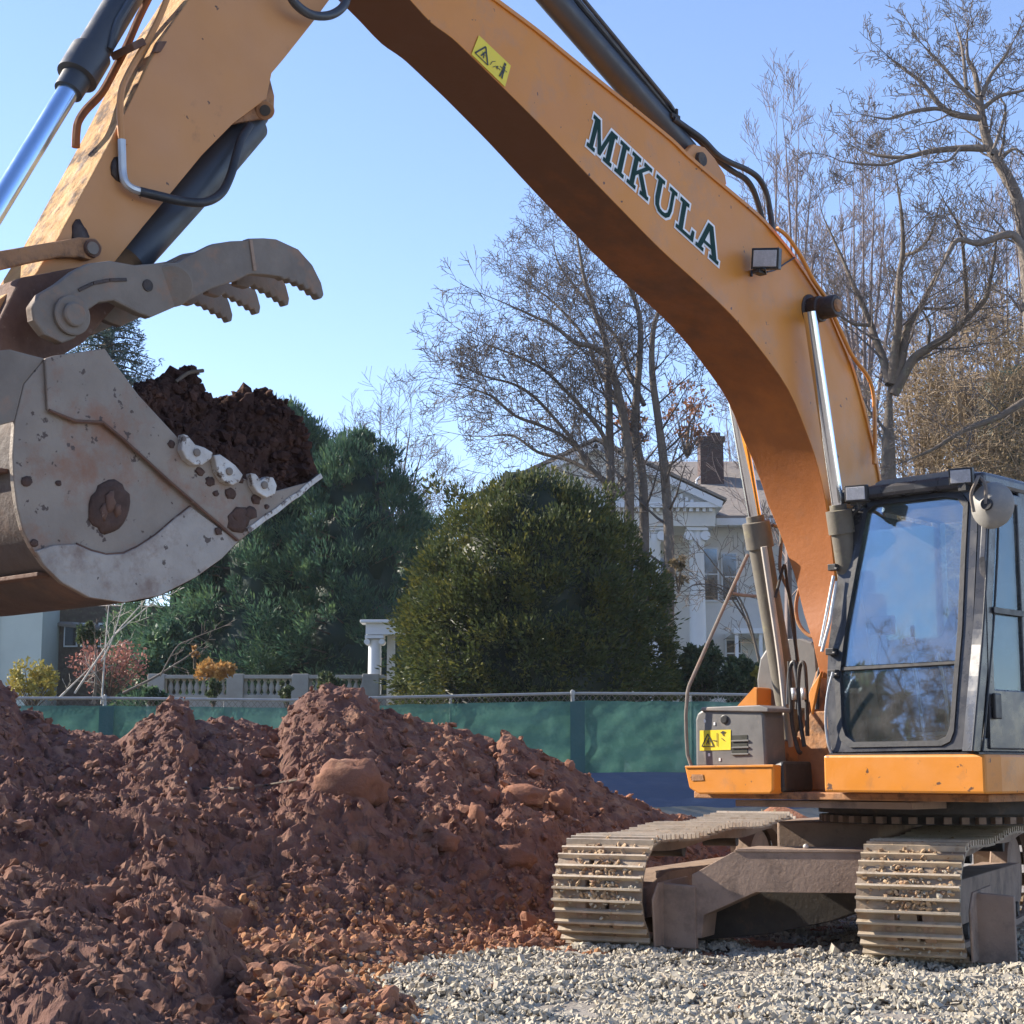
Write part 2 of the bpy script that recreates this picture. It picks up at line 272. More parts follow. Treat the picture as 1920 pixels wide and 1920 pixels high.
class MB:
    def __init__(s): s.v = []; s.f = []; s.sm = []; s.mi = []; s.cur = 0
    def add(s, vs, fs, smooth=False):
        b = len(s.v); s.v += [tuple(v) for v in vs]; s.f += [tuple(b+i for i in f) for f in fs]; s.sm += [smooth]*len(fs); s.mi += [s.cur]*len(fs); return s
    def prism(s, pts, off):                     # polygon extruded by one vector (or one vector per point)
        n = len(pts); offs = off if isinstance(off, list) else [off]*n
        far = [p+o for p, o in zip(pts, offs)]
        side = [(i, (i+1) % n, n+(i+1) % n, n+i) for i in range(n)]
        tri = tessellate_polygon([pts])
        s.add(pts+far, side+[tuple(t) for t in tri]+[tuple(n+i for i in reversed(t)) for t in tri]); return s
    def box(s, c, ax, ay, az):                  # centre and three half-vectors
        vs = [c+ax*i+ay*j+az*k for k in (-1, 1) for j in (-1, 1) for i in (-1, 1)]
        return s.add(vs, [(0, 2, 3, 1), (4, 5, 7, 6), (0, 1, 5, 4), (2, 6, 7, 3), (0, 4, 6, 2), (1, 3, 7, 5)])
    def wbox(s, x0, x1, y0, y1, z0, z1):
        return s.box(Vector(((x0+x1)/2, (y0+y1)/2, (z0+z1)/2)), Vector(((x1-x0)/2, 0, 0)), Vector((0, (y1-y0)/2, 0)), Vector((0, 0, (z1-z0)/2)))
    def tube(s, pts, r, n=10, cap=True):
        pts = [Vector(p) for p in pts]; rs = r if isinstance(r, (list, tuple)) else [r]*len(pts)
        t = (pts[1]-pts[0]).normalized(); a = t.orthogonal().normalized(); vs = []; fs = []
        for i, p in enumerate(pts):
            if i == 0: t = (pts[1]-pts[0])
            elif i == len(pts)-1: t = (pts[i]-pts[i-1])
            else: t = (pts[i+1]-pts[i]).normalized()+(pts[i]-pts[i-1]).normalized()
            t.normalize(); a = (a-t*a.dot(t))
            if a.length < 1e-6: a = t.orthogonal()
            a.normalize(); b = t.cross(a)
            for k in range(n):
                q = 2*math.pi*k/n; vs.append(p+(a*math.cos(q)+b*math.sin(q))*rs[i])
        for i in range(len(pts)-1):
            for k in range(n):
                fs.append((i*n+k, i*n+(k+1) % n, (i+1)*n+(k+1) % n, (i+1)*n+k))
        s.add(vs, fs, True)
        if cap:
            b = len(s.v)-len(vs); s.f += [tuple(b+k for k in reversed(range(n))), tuple(b+(len(pts)-1)*n+k for k in range(n))]; s.sm += [False]*2; s.mi += [s.cur]*2
        return s
    def steps(s, p0, p1, prof, n=20):           # turned profile along an axis: list of (t, r)
        p0 = Vector(p0); p1 = Vector(p1); ax = (p1-p0); L = ax.length; ax = ax/L; a = ax.orthogonal().normalized(); b = ax.cross(a); vs = []; fs = []
        for t, r in prof:
            for k in range(n):
                q = 2*math.pi*k/n; vs.append(p0+ax*(t*L)+(a*math.cos(q)+b*math.sin(q))*r)
        m = len(prof)
        for i in range(m-1):
            sm = abs(prof[i+1][0]-prof[i][0]) > 1e-4
            for k in range(n): fs.append((i*n+k, i*n+(k+1) % n, (i+1)*n+(k+1) % n, (i+1)*n+k))
        s.add(vs, fs, True); b0 = len(s.v)-len(vs)
        s.f += [tuple(b0+k for k in reversed(range(n))), tuple(b0+(m-1)*n+k for k in range(n))]; s.sm += [False]*2; s.mi += [s.cur]*2
        return s
    def build(s, name, mat, parent=None, bevel=0, weld=False, **kw):
        me = bpy.data.meshes.new(name); me.from_pydata(s.v, [], s.f)
        for mm in (mat if isinstance(mat, list) else [mat]): me.materials.append(mm)
        me.polygons.foreach_set('use_smooth', s.sm); me.polygons.foreach_set('material_index', s.mi)
        bm = bmesh.new(); bm.from_mesh(me)
        if weld: bmesh.ops.remove_doubles(bm, verts=bm.verts, dist=2e-4)
        bmesh.ops.recalc_face_normals(bm, faces=bm.faces)
        for e in bm.edges:
            if len(e.link_faces) == 2 and e.calc_face_angle(0) > R(40): e.smooth = False
        bm.to_mesh(me); bm.free(); me.update()
        return finish(name, me, parent, bevel, **kw)
def bez(pts, n=6):                              # Catmull-Rom through points
    P = [Vector(p) for p in pts]; P = [P[0]*2-P[1]]+P+[P[-1]*2-P[-2]]; out = []
    for i in range(1, len(P)-2):
        for k in range(n):
            t = k/n; a, b, c, d = P[i-1:i+3]
            out.append(.5*((2*b)+(c-a)*t+(2*a-5*b+4*c-d)*t*t+(3*b-a-3*c+d)*t**3))
    out.append(P[-2]); return out

# ================================================================ TERRAIN
def smooth(t): t = np.clip(t, 0, 1); return t*t*(3-2*t)
def hground(X, Y):
    h = .05*pn(X*.35+3, Y*.5)+.035*pn(X*1.1, Y*1.6+9)
    h = h*smooth((60-np.hypot(X, Y))/30)
    rut = np.exp(-((Y-11.2+.25*X)/.5)**2)*.05
    h = h+rut*smooth((20-np.hypot(X, Y))/4)
    dip = np.exp(-(((X-2.2)/2.6)**2+((Y-13.6)/2.2)**2))
    h = h*(1-dip)-.02*dip
    return h+1.25*smooth((Y-36.6)/1.6)+smooth((-Y-12)/8)*.2
def sgrid(n, s, c): t = np.linspace(-1, 1, n); return c+np.sinh(t*s)/np.sinh(s)*2600
gx = sgrid(250, 8.2, 1.5); gy = sgrid(280, 8.2, 14)
GX, GY = np.meshgrid(gx, gy); GZ = hground(GX, GY)
def gridfaces(nr, nc):
    i = np.arange(nr-1)[:, None]*nc+np.arange(nc-1)[None]; i = i.ravel(); return np.stack([i, i+1, i+nc+1, i+nc], 1)
V = np.stack([GX.ravel(), GY.ravel(), GZ.ravel()], 1)
npmesh('ground', V, gridfaces(*GX.shape), MT['ground'], smooth=True, recenter=False, kind='structure')

# ---- clay pile : ridge profile read along the visible skyline, unseen left rise added to cast shade, true slopes on both sides
SIL = [(-900, 1060), (-560, 1100), (-320, 1180), (-140, 1250), (-60, 1272), (0, 1285), (40, 1308), (55, 1335), (95, 1345), (102, 1358), (200, 1372), (240, 1388), (258, 1368), (300, 1338), (335, 1312), (362, 1318), (374, 1356), (410, 1350), (460, 1348), (530, 1368), (552, 1325), (585, 1296), (620, 1288), (680, 1296), (715, 1328), (770, 1352), (840, 1358), (880, 1376), (930, 1398), (948, 1374), (965, 1384), (1000, 1408), (1080, 1448), (1150, 1482), (1230, 1518), (1300, 1528), (1350, 1552), (1420, 1552), (1480, 1560), (1600, 1600), (1800, 1660)]
RY = [(-700, 17), (0, 17), (300, 17.5), (520, 18.5), (620, 18.5), (900, 18.7), (1200, 19), (1500, 19.5), (1800, 19.5)]
FT = [(-700, 10), (0, 10.5), (300, 11.6), (600, 12.8), (800, 13.6), (1000, 14.6), (1100, 15.4), (1300, 17), (1500, 18), (1800, 18.6)]
FS = [(-700, 1640), (-200, 1650), (0, 1655), (60, 1648), (120, 1640), (200, 1662), (300, 1690), (400, 1702), (450, 1760), (500, 1800), (560, 1850), (640, 1905), (700, 1960), (1800, 2300)]
def itp(T, x): a = np.array(T, float); return np.interp(x, a[:, 0], a[:, 1])
def hpile(X, Y, detail=True):
    Y = np.maximum(Y, 1.); px = X/Y*FPX*math.sqrt(1)*.9889+960      # bearing of the point, photo px
    wob = .35*pn(X*.8, Y*.8, 4.)
    ry = itp(RY, px); zr = CAMZ+(1440-itp(SIL, px))/FPX*ry; ft = itp(FT, px)
    t = (Y-ft)/(ry-ft)
    body = zr*np.where(t < 0, t*1.5, np.clip(t, 0, 1)**1.06)
    back = zr-np.maximum(Y-ry, 0)*.75
    h = np.where(Y > ry, back, body)
    # shoulder ridge half way down and gullies
    h = h+.16*np.exp(-((t-.48-.1*pn(px/160, 1.7, 0))/.12)**2)*smooth((px+200)/300)*smooth((1250-px)/200)
    fy = 11.3; zf = CAMZ+(1440-itp(FS, px))/FPX*fy
    fore = np.where(Y > fy, zf-(Y-fy)*.55, zf-(fy-Y)*(.10+.10*smooth((px-300)/300)))
    h = np.maximum(h, fore)
    # low spread of clay in front, over the stone
    sp = .17*smooth((900-px)/260)*smooth((Y-8)/1.5)+.10*smooth((1080-px)/80)*smooth((Y-13.2)/.8)-.03
    sp = sp+.05*pn(X*2.1, Y*2.1, 2.)-.16*smooth((px-560)/160)*smooth((12.9-Y)/.9)*smooth((Y-10.2)/.6)-.25*smooth((px-760)/120)*smooth((13.3-Y)/.5)
    h = np.maximum(h, sp)
    if detail:
        q = smooth((h+.05)/.35)
        e = np.abs(pn(X*1.1, Y*1.1, h*1.1))*.22-.07
        e = e+.34*(.13-np.abs(pn(X*3.0, Y*3.0, 3+h*3))*.36)+(.075-np.abs(pn(X*7.5, Y*7.5, 8+h*6))*.2)*.62+.036*pn(X*15, Y*15, h*6)+.018*pn(X*33, Y*33, h*12)
        fadeR = 1-.55*np.exp(-((Y-ry)/1.)**2)
        h = h+e*(.30+.70*q)*fadeR*smooth((h+.25)/.25)
    return h
pxs = np.concatenate([np.arange(-900, -120, 10.), np.arange(-120, 1700, 3.4)])
ys = np.concatenate([np.linspace(5.6, 7.55, 40), np.linspace(7.6, 11.2, 110), np.linspace(11.22, 19.6, 330), np.linspace(19.65, 24, 25)])
PXG, YG = np.meshgrid(pxs, ys); XG = (PXG-960)/FPX*YG/.9889
ZG = hpile(XG, YG)
nz = .05
XJ = XG+nz*pn(XG*6, YG*6, 20.+ZG*6)*1.2; YJ = YG+nz*pn(XG*6, YG*6, 31.+ZG*6)*1.2
Vp = np.stack([XJ.ravel(), YJ.ravel(), ZG.ravel()], 1)
F = gridfaces(*PXG.shape)
keep = (Vp[F, 2].max(1) > -.06)
F = F[keep]; used = np.unique(F); rm = np.full(len(Vp), -1); rm[used] = np.arange(len(used))
npmesh('dirt_pile', Vp[used], rm[F], MT['dirt'], smooth=False, kind='stuff', label='big red-brown heap of dug clay soil rising in front of the green fence', category='dirt pile')

def ico(sub=1):
    bm = bmesh.new(); bmesh.ops.create_icosphere(bm, subdivisions=sub, radius=1)
    v = np.array([x.co[:] for x in bm.verts]); f = np.array([[q.index for q in x.verts] for x in bm.faces]); bm.free(); return v, f
ICO1, ICF1 = ico(1); ICO2, ICF2 = ico(2); ICO3, ICF3 = ico(3)
def rotm(n):
    q = RNG.normal(size=(n, 4)); q /= np.linalg.norm(q, axis=1)[:, None]; a, b, c, d = q.T
    return np.stack([np.stack([1-2*(c*c+d*d), 2*(b*c-a*d), 2*(b*d+a*c)], -1), np.stack([2*(b*c+a*d), 1-2*(b*b+d*d), 2*(c*d-a*b)], -1), np.stack([2*(b*d-a*c), 2*(c*d+a*b), 1-2*(b*b+c*c)], -1)], 1)
def scatter(base, faces, pos, size, flat=(1, .8, .65), jit=.28):
    n = len(pos); k = len(base)
    v = base[None]*(1+jit*RNG.normal(size=(n, k, 1)))*(np.array(flat)[None, None]*(1+.2*RNG.normal(size=(n, 1, 3))))
    v = np.einsum('nij,nkj->nki', rotm(n), v)*size[:, None, None]+pos[:, None, :]
    f = faces[None]+(np.arange(n)*k)[:, None, None]
    return v.reshape(-1, 3), f.reshape(-1, faces.shape[1])
# loose crumbs and clods over the pile
n = 15500
cpx = RNG.uniform(-300, 1330, n); cy = RNG.uniform(8.2, 19.2, n); cx = (cpx-960)/FPX*cy/.9889
cz = hpile(cx, cy); ok = cz > .0
sz = np.exp(RNG.normal(-4.15, .6, n)); sz = np.clip(sz, .008, .085); low = (cpx > 480) & (cy < 14.5); sz = np.where(low, sz*1.15, sz)
ps = np.stack([cx, cy, cz+sz*.2], 1); bg_ = ok & (sz > .034); sm_ = ok & (sz <= .034)
v1, f1 = scatter(ICO1, ICF1, ps[sm_], sz[sm_], jit=.16); v2, f2 = scatter(ICO2, ICF2, ps[bg_], sz[bg_], jit=.13, flat=(1.2, .85, .65))
v2 = v2+.022*np.stack([pn(v2[:, 0]*19+k_*5, v2[:, 1]*19, v2[:, 2]*19) for k_ in range(3)], 1)
npmesh('loose_clods', np.concatenate([v1, v2]), np.concatenate([f1, f2+len(v1)]), MT['clod'], smooth=False, kind='stuff', label='loose red clay clods and crumbs strewn over the dug soil heap', category='clods')
# orange crumbs spilling from the heap on to the stone
n = 8500; cpx = RNG.uniform(470, 1150, n); cy = RNG.uniform(8.3, 15.6, n); cx = (cpx-960)/FPX*cy/.9889
cz = np.maximum(hpile(cx, cy), hground(cx, cy)+.02); h0 = hpile(cx, cy, False); ok = (h0 > -.05) & (h0 < .42) & (RNG.random(n) < .8)
sz = np.clip(np.exp(RNG.normal(-4.0, .5, n)), .008, .05)
v, f = scatter(ICO1, ICF1, np.stack([cx, cy, cz+sz*.3], 1)[ok], sz[ok], jit=.15)
npmesh('orange_crumbs', v, f, MT['orangesoil'], smooth=False, kind='stuff', label='bright orange soil crumbs spilled along the edge of the grey gravel', category='soil crumbs')
# crushed stone
CUBE = np.array([[x, y, z] for z in (-1, 1) for y in (-1, 1) for x in (-1, 1)], float)*.62; CF = np.array([(0, 2, 3, 1), (4, 5, 7, 6), (0, 1, 5, 4), (2, 6, 7, 3), (0, 4, 6, 2), (1, 3, 7, 5)])
n = 80000
yy = np.sqrt(RNG.uniform(8.4**2, 18.0**2, n)); gp = RNG.uniform(520, 2010, n); xx = (gp-960)/FPX*yy/.9889
dz = hpile(xx, yy, False); hz = hground(xx, yy)
bump = .075*pn(xx*1.6, yy*2.4, 5)+.02*pn(xx*5, yy*5, 6)
edge = smooth((hz+.02-dz)/.06); okk = (RNG.random(n) < (.03*(gp > 600)*(yy < 14))+.97*edge) & ~((yy > 15.5) & (RNG.random(n) < .5))
zz = np.maximum(hz+bump+.02, dz+.0)
HS = lambda x, y: hground(x, y)
s = np.clip(np.exp(RNG.normal(-4.10, .33, n)), .010, .042)
v, f = scatter(CUBE, CF, np.stack([xx, yy, zz], 1)[okk], s[okk], flat=(1.25, .9, .6), jit=.2)
npmesh('gravel', v, f, MT['stone'], kind='stuff', label='loose layer of pale crushed grey stone spread under and before the excavator', category='gravel')
# under-sheet of the stone layer, follows the same humps
gxx = np.arange(500, 2300, 9.); gyy = np.linspace(7.0, 19, 150); a, b = np.meshgrid(gxx, gyy); X_ = (a-960)/FPX*b/.9889
Zs = hground(X_, b)+.075*pn(X_*1.6, b*2.4, 5)-.006
ed = smooth((a-500)/30)*smooth((b-7)/.6)*smooth((19-b)/1.)*smooth((2300-a)/40); Zs = Zs*ed+(hground(X_, b)-.05)*(1-ed)
npmesh('gravel_bed', np.stack([X_.ravel(), b.ravel(), Zs.ravel()], 1), gridfaces(*a.shape), MT['gravelbed'], smooth=True, recenter=False, kind='structure')

# named clods on the heap
def lump(name, pos, r, mat, seed, flat=(1, .8, .75), rough=.35, sub=3, **kw):
    b, fc = (ICO3, ICF3) if sub == 3 else (ICO2, ICF2)
    d = 1+rough*fbm(b[:, 0]*1.5+seed, b[:, 1]*1.5, b[:, 2]*1.5+seed*.7, 4)
    v = b*d[:, None]*np.array(flat)*r+np.array(pos)
    return npmesh(name, v, fc, mat, smooth=True, **kw)
CL = [(655, 1548, 15.6, .27, 'large flat-faced clay block half buried in the middle of the dirt pile', (1.25, .7, .85)),
      (915, 1492, 17.2, .13, 'rounded ochre clay lump with a pale lit edge high on the right slope', (1, .8, .9)),
      (985, 1502, 17.2, .17, 'crumbly brown clod right of the ochre lump on the pile slope', (1.3, .8, .7)),
      (893, 1555, 16.2, .15, 'pointed orange clay shard standing up on the right slope of the pile', (.6, .6, 1.1)),
      (965, 1592, 15.8, .15, 'smooth orange-brown block below the pointed shard near the track', (1.3, .8, .8)),
      (835, 1585, 15.4, .12, 'small round clod left of the orange shard on the slope', (1, .9, .8)),
      (1050, 1520, 17.4, .14, 'upright brown clod between the crumbly clod and the excavator track', (.9, .8, 1)),
      (395, 1705, 11.4, .17, 'big smooth boulder of clay on the foreground mound at lower left', (1.1, .8, .8)),
      (180, 1700, 11.2, .12, 'dusty clod lit along its rim on top of the foreground mound', (1.4, .8, .7)),
      (620, 1825, 10.6, .10, 'craggy sunlit clod at the edge of the gravel, bottom centre', (1.1, .8, .9)),
      (540, 1838, 10.4, .09, 'second craggy clod lying left of the sunlit one by the gravel', (1.1, .9, .8)),
      (30, 1890, 9.4, .10, 'dark shaded clod at the very bottom left', (1.2, .9, .7)),
      (1397, 1872, 10.0, .055, 'lone brown clod lying on the grey gravel in front of the tracks', (1.5, .8, .6)),
      (1320, 1838, 10.9, .06, 'thin flat red clay flake lying on the gravel between the two tracks', (1.7, .9, .25))]
for i, (x, y, Y, r, lb, fl) in enumerate(CL):
    p = at(x, y, Y); px_, = [p.x]
    z = float(max(hpile(np.array([p.x]), np.array([p.y]))[0], hground(np.array([p.x]), np.array([p.y]))[0]))
    lump('dirt_clod', (p.x, p.y, z+r*fl[2]*.42), r, MT['clod'], i*3.1, fl, label=lb, cat='clod', group='large clay clods on the heap')
# two roots poking out
for a_, lb in (([(350, 1470), (354, 1455), (360, 1440)], 'short pale wooden stub sticking out of the dirt pile at left'), ([(380, 1478), (440, 1478), (500, 1472), (560, 1462)], 'long thin dark root lying across the dirt pile')):
    pts = []
    for k, (x, y) in enumerate(a_):
        Yd = 15.2; p = at(x, y, Yd)
        for _ in range(40):
            z = hpile(np.array([p.x]), np.array([p.y]))[0]
            if z > p.z: Yd -= .08
            else: Yd += .08
            p = at(x, y, Yd)
        pts.append(p-Vector((0, .06, 0)))
    MB().tube(pts, .012 if len(pts) > 3 else .014, 6).build('root', MT['bark2'] if len(pts) > 3 else MT['palewood'], label=lb, cat='root')
# straw covered mound behind the track
mp_ = at(1462, 1535, 18.2)
lump('straw_mound', (mp_.x+.1, mp_.y, .30), .52, MT['clod'], 9., (1.1, .7, 1.25), .25, label='small pink-brown earth mound with dry straw right behind the tracks', cat='mound')
vs_ = []; fs_ = []
for k in range(500):
    a_ = RNG.uniform(0, 6.28); rr = RNG.uniform(.0, .5); p = np.array([mp_.x-.22+rr*math.cos(a_)*.75, mp_.y-.2+rr*math.sin(a_)*.6, 0])
    p[2] = .40+.45*math.sqrt(max(0, 1-(rr/.62)**2))+.02
    d = RNG.normal(size=3)*np.array([1, 1, .5]); d /= np.linalg.norm(d); e = RNG.normal(size=3)*.004; L_ = RNG.uniform(.05, .14)
    b_ = len(vs_); vs_ += [p-d*L_+e, p-d*L_-e, p+d*L_-e, p+d*L_+e]; fs_.append((b_, b_+1, b_+2, b_+3))
npmesh('straw', np.array(vs_), np.array(fs_), MT['straw'], kind='stuff', label='dry golden straw lying on the earth mound behind the tracks', category='straw')

# ================================================================ EXCAVATOR
PHI = R(43.0); HD = Vector((-math.sin(PHI), -math.cos(PHI), 0)); LAT = Vector((math.cos(PHI), -math.sin(PHI), 0)); UP = Vector((0, 0, 1))
C0 = at(1556, 1412, 12.7); C0 = Vector((C0.x, C0.y, 0))      # ground point below the cab's inner front corner
def S(px, py, l=-.12): return onp(px, py, C0+LAT*l, LAT)     # on a plane along the machine, l to the cab side
def Fp(px, py, t=0.): return onp(px, py, C0-HD*t, HD)        # on a plane across the machine, t behind the cab front
def H(l, t, z): return C0+LAT*l-HD*t+UP*z
EX = empty('excavator', H(-.1, 1.5, 0), label='large orange tracked excavator with raised boom and a full bucket', cat='excavator')

# ---- boom
lo = [(745, -25), (769, 0), (808, 42), (847, 71), (885, 107), (947, 168), (1015, 236), (1100, 326), (1170, 398), (1239, 468), (1305, 528), (1368, 587), (1423, 652), (1478, 730), (1513, 813), (1535, 880), (1552, 960), (1562, 1040), (1568, 1120), (1566, 1200), (1572, 1270)]
hi = [(860, -50), (927, 0), (1005, 58), (1060, 103), (1124, 155), (1189, 207), (1260, 265), (1290, 294), (1358, 352), (1423, 407), (1458, 445), (1487, 481), (1520, 529), (1552, 581), (1573, 629), (1596, 684), (1615, 749), (1631, 813), (1642, 860), (1651, 910), (1657, 980), (1656, 1060), (1648, 1130), (1632, 1210), (1610, 1280)]
tip = [(740, -210), (660, -235), (620, -190), (640, -130), (700, -70)]
def wid(py): return -LAT*float(np.interp(py, [150, 800, 931, 1058, 1136, 1200, 1280], [.45, .58, .53, .38, .31, .2, .15]))
dens2 = lambda L_: [(p.x, p.y) for p in bez([Vector((x, y, 0)) for x, y in L_], 3)]
lo = dens2(lo); hi = dens2(hi)
outl = lo+hi[::-1]+tip
pts = [S(x, y) for x, y in outl]; offs = [wid(y) for x, y in outl]
nb = len(pts)
mb = MB(); n = nb; far = [p+o for p, o in zip(pts, offs)]
tri = tessellate_polygon([pts])
mb.add(pts+far, [tuple(t) for t in tri]+[tuple(n+i for i in reversed(t)) for t in tri])
for i in range(n):
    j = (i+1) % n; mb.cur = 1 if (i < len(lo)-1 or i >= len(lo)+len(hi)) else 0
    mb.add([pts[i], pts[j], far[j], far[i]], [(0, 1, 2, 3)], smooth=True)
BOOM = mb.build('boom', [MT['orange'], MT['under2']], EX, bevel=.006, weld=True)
# top plate lip, standing a little proud of the side plates
hp = [S(x, y, -.105) for x, y in hi]
up = []
for i, p in enumerate(hp):
    a_ = hp[max(0, i-1)]; b_ = hp[min(len(hp)-1, i+1)]; t = (b_-a_).normalized(); up.append(t.cross(LAT).normalized()*(1 if t.cross(LAT).z > 0 or t.cross(LAT).dot(HD) < 0 else -1))
mb = MB()
for i in range(len(hp)-1):
    a, b = hp[i], hp[i+1]; ua, ub = up[i]*.028, up[i+1]*.028; ow = [wid(hi[i][1])*1.04-LAT*.01, wid(hi[i+1][1])*1.04-LAT*.01]
    mb.add([a, b, b+ub, a+ua, a+ow[0], b+ow[1], b+ub+ow[1], a+ua+ow[0]], [(0, 1, 2, 3), (4, 7, 6, 5), (3, 2, 6, 7), (0, 4, 5, 1)])
mb.build('boom_top_plate', MT['orange'], BOOM, bevel=.0)
# pipe along the top of the boom base, near side
pp = [(1452, 428), (1470, 442), (1490, 470), (1503, 492), (1520, 525), (1545, 562), (1562, 600), (1580, 640), (1592, 665), (1605, 683), (1622, 706), (1632, 735), (1635, 780), (1636, 830), (1634, 870)]
MB().tube(bez([S(x+5, y, -.06) for x, y in pp], 4), .016, 8).build('boom_pipe', MT['orange2'], BOOM)
pp = [(1598, 760), (1610, 775), (1632, 800), (1638, 840), (1636, 900)]
MB().tube(bez([S(x-3, y, -.14) for x, y in [(1440, 425), (1478, 470), (1515, 528), (1552, 588), (1580, 650), (1608, 730), (1626, 800), (1640, 870)]], 4), .012, 6).build('boom_pipe', MT['orange'], BOOM)

# lettering
def quadmap(c):                                  # bilinear map of the unit square to four photo corners on a plane
    bl, br, tr, tl = [Vector((*q, 0)) for q in c]
    def f(u, v, l): q = bl*(1-u)*(1-v)+br*u*(1-v)+tr*u*v+tl*(1-u)*v; return S(q.x, q.y, l)
    return f
def offpoly(P, d):
    n = len(P); A = sum(P[i][0]*P[(i+1) % n][1]-P[(i+1) % n][0]*P[i][1] for i in range(n)); s = 1 if A > 0 else -1; out = []
    for i in range(n):
        a, b, c = Vector(P[i-1]), Vector(P[i]), Vector(P[(i+1) % n]); e1 = (b-a).normalized(); e2 = (c-b).normalized()
        n1 = Vector((e1.y, -e1.x))*s; n2 = Vector((e2.y, -e2.x))*s; m = (n1+n2); q = m.length
        m = m/q if q > 1e-6 else n1; k = d/max(.45, m.dot(n1)); out.append(tuple(b+m*k))
    return out
LET = {   # slab letters, unit cap height
 'M': [[(0, 0), (.40, 0), (.40, .14), (.30, .14), (.30, .66), (.52, .05), (.66, .05), (.88, .66), (.88, .14), (.78, .14), (.78, 0), (1.2, 0), (1.2, .14), (1.1, .14), (1.1, .86), (1.2, .86), (1.2, 1), (.86, 1), (.60, .36), (.34, 1), (0, 1), (0, .86), (.10, .86), (.10, .14), (0, .14)]],
 'I': [[(0, 0), (.46, 0), (.46, .14), (.34, .14), (.34, .86), (.46, .86), (.46, 1), (0, 1), (0, .86), (.12, .86), (.12, .14), (0, .14)]],
 'K': [[(0, 0), (.44, 0), (.44, .14), (.34, .14), (.34, .40), (.44, .50), (.70, .14), (.62, .14), (.62, 0), (1.05, 0), (1.05, .14), (.97, .14), (.60, .64), (.84, .86), (.98, .86), (.98, 1), (.58, 1), (.58, .86), (.64, .86), (.34, .58), (.34, .86), (.44, .86), (.44, 1), (0, 1), (0, .86), (.12, .86), (.12, .14), (0, .14)]],
 'U': [[(.12, .86), (.12, .34), (.18, .12), (.34, -.01), (.52, -.03), (.72, -.01), (.88, .12), (.94, .34), (.94, .86), (1.05, .86), (1.05, 1), (.66, 1), (.66, .86), (.78, .86), (.78, .36), (.74, .20), (.64, .13), (.54, .12), (.43, .14), (.36, .22), (.34, .36), (.34, .86), (.44, .86), (.44, 1), (0, 1), (0, .86)]],
 'L': [[(0, 0), (.86, 0), (.86, .36), (.72, .36), (.68, .14), (.34, .14), (.34, .86), (.46, .86), (.46, 1), (0, 1), (0, .86), (.12, .86), (.12, .14), (0, .14)]],
 'A': [[(-.04, 0), (.36, 0), (.36, .14), (.26, .14), (.32, .28), (.66, .28), (.72, .14), (.62, .14), (.62, 0), (1.08, 0), (1.08, .14), (.98, .14), (.64, 1), (.38, 1), (.06, .14), (-.04, .14)], [(.37, .41), (.61, .41), (.49, .74)]]}
qm = quadmap([(1099, 273), (1347, 499), (1355, 441), (1114, 213)])
x0 = 0; adv = []
for ch in 'MIKULA': adv.append(x0); x0 += max(p[0] for p in LET[ch][0])+.13
tot = x0-.13
for layer, (d, l, mt, nm) in enumerate(((.055, -.1165, 'white', 'letter_outline'), (-.012, -.113, 'green', 'letter'))):
    for ch, a in zip('MIKULA', adv):
        polys = [offpoly(P, d if k == 0 else -d) for k, P in enumerate(LET[ch])]
        if ch == 'A' and layer == 0: polys = polys[:1]
        v3 = [[Vector((q[0], q[1], 0)) for q in P] for P in polys]
        tr_ = tessellate_polygon(v3); flat = [q for P in polys for q in P]
        MB().add([qm((q[0]+a)/tot, q[1], l) for q in flat], [tuple(t) for t in tr_]).build(nm, MT[mt], BOOM)
def sticker(qf, l0, parent, prints, name='warning_sticker'):
    st = MB().add([qf(0, 0, l0), qf(1, 0, l0), qf(1, 1, l0), qf(0, 1, l0)], [(0, 1, 2, 3)]).build(name, MT['yellow'], parent)
    mb = MB()
    for P in prints: mb.add([qf(u, v, l0+.004) for u, v in P], [tuple(t) for t in tessellate_polygon([[Vector((*q, 0)) for q in P]])])
    mb.build('sticker_print', MT['ink'], parent)
def ln(a, b, w=.02): a = Vector(a); b = Vector(b); d = (b-a).normalized(); n = Vector((-d.y, d.x))*w; return [tuple(a-n), tuple(b-n), tuple(b+n), tuple(a+n)]
tri_ = [ln((.07, .2), (.45, .2)), ln((.45, .2), (.26, .82)), ln((.26, .82), (.07, .2))]
fig = [ln((.22, .3), (.3, .62), .018), ln((.3, .3), (.27, .5), .015), ln((.22, .5), (.34, .45), .012)]
man = [ln((.80, .2), (.83, .5), .02), ln((.87, .2), (.86, .5), .02), ln((.85, .45), (.85, .75), .035), [(.82, .78), (.88, .78), (.88, .9), (.82, .9)], ln((.66, .45), (.78, .47), .015), ln((.66, .45), (.70, .53), .012), ln((.66, .45), (.70, .38), .012), ln((.74, .6), (.95, .62), .015)]
curv = [ln((.5, .3), (.53, .5), .008), ln((.53, .5), (.6, .62), .008), ln((.58, .3), (.64, .45), .008)]
sticker(quadmap([(884, 102), (947, 163), (958, 123), (898, 66)]), -.114, BOOM, tri_+fig+man+curv)

# dark grease round the pivot, cylinder pin boss on the boom
pA = S(1520, 583, -.12)
MB().steps(pA+LAT*.001, pA+LAT*.016, [(0, .13), (.4, .13), (1, .11)], 24).build('grease_patch', MT['grease'], BOOM)
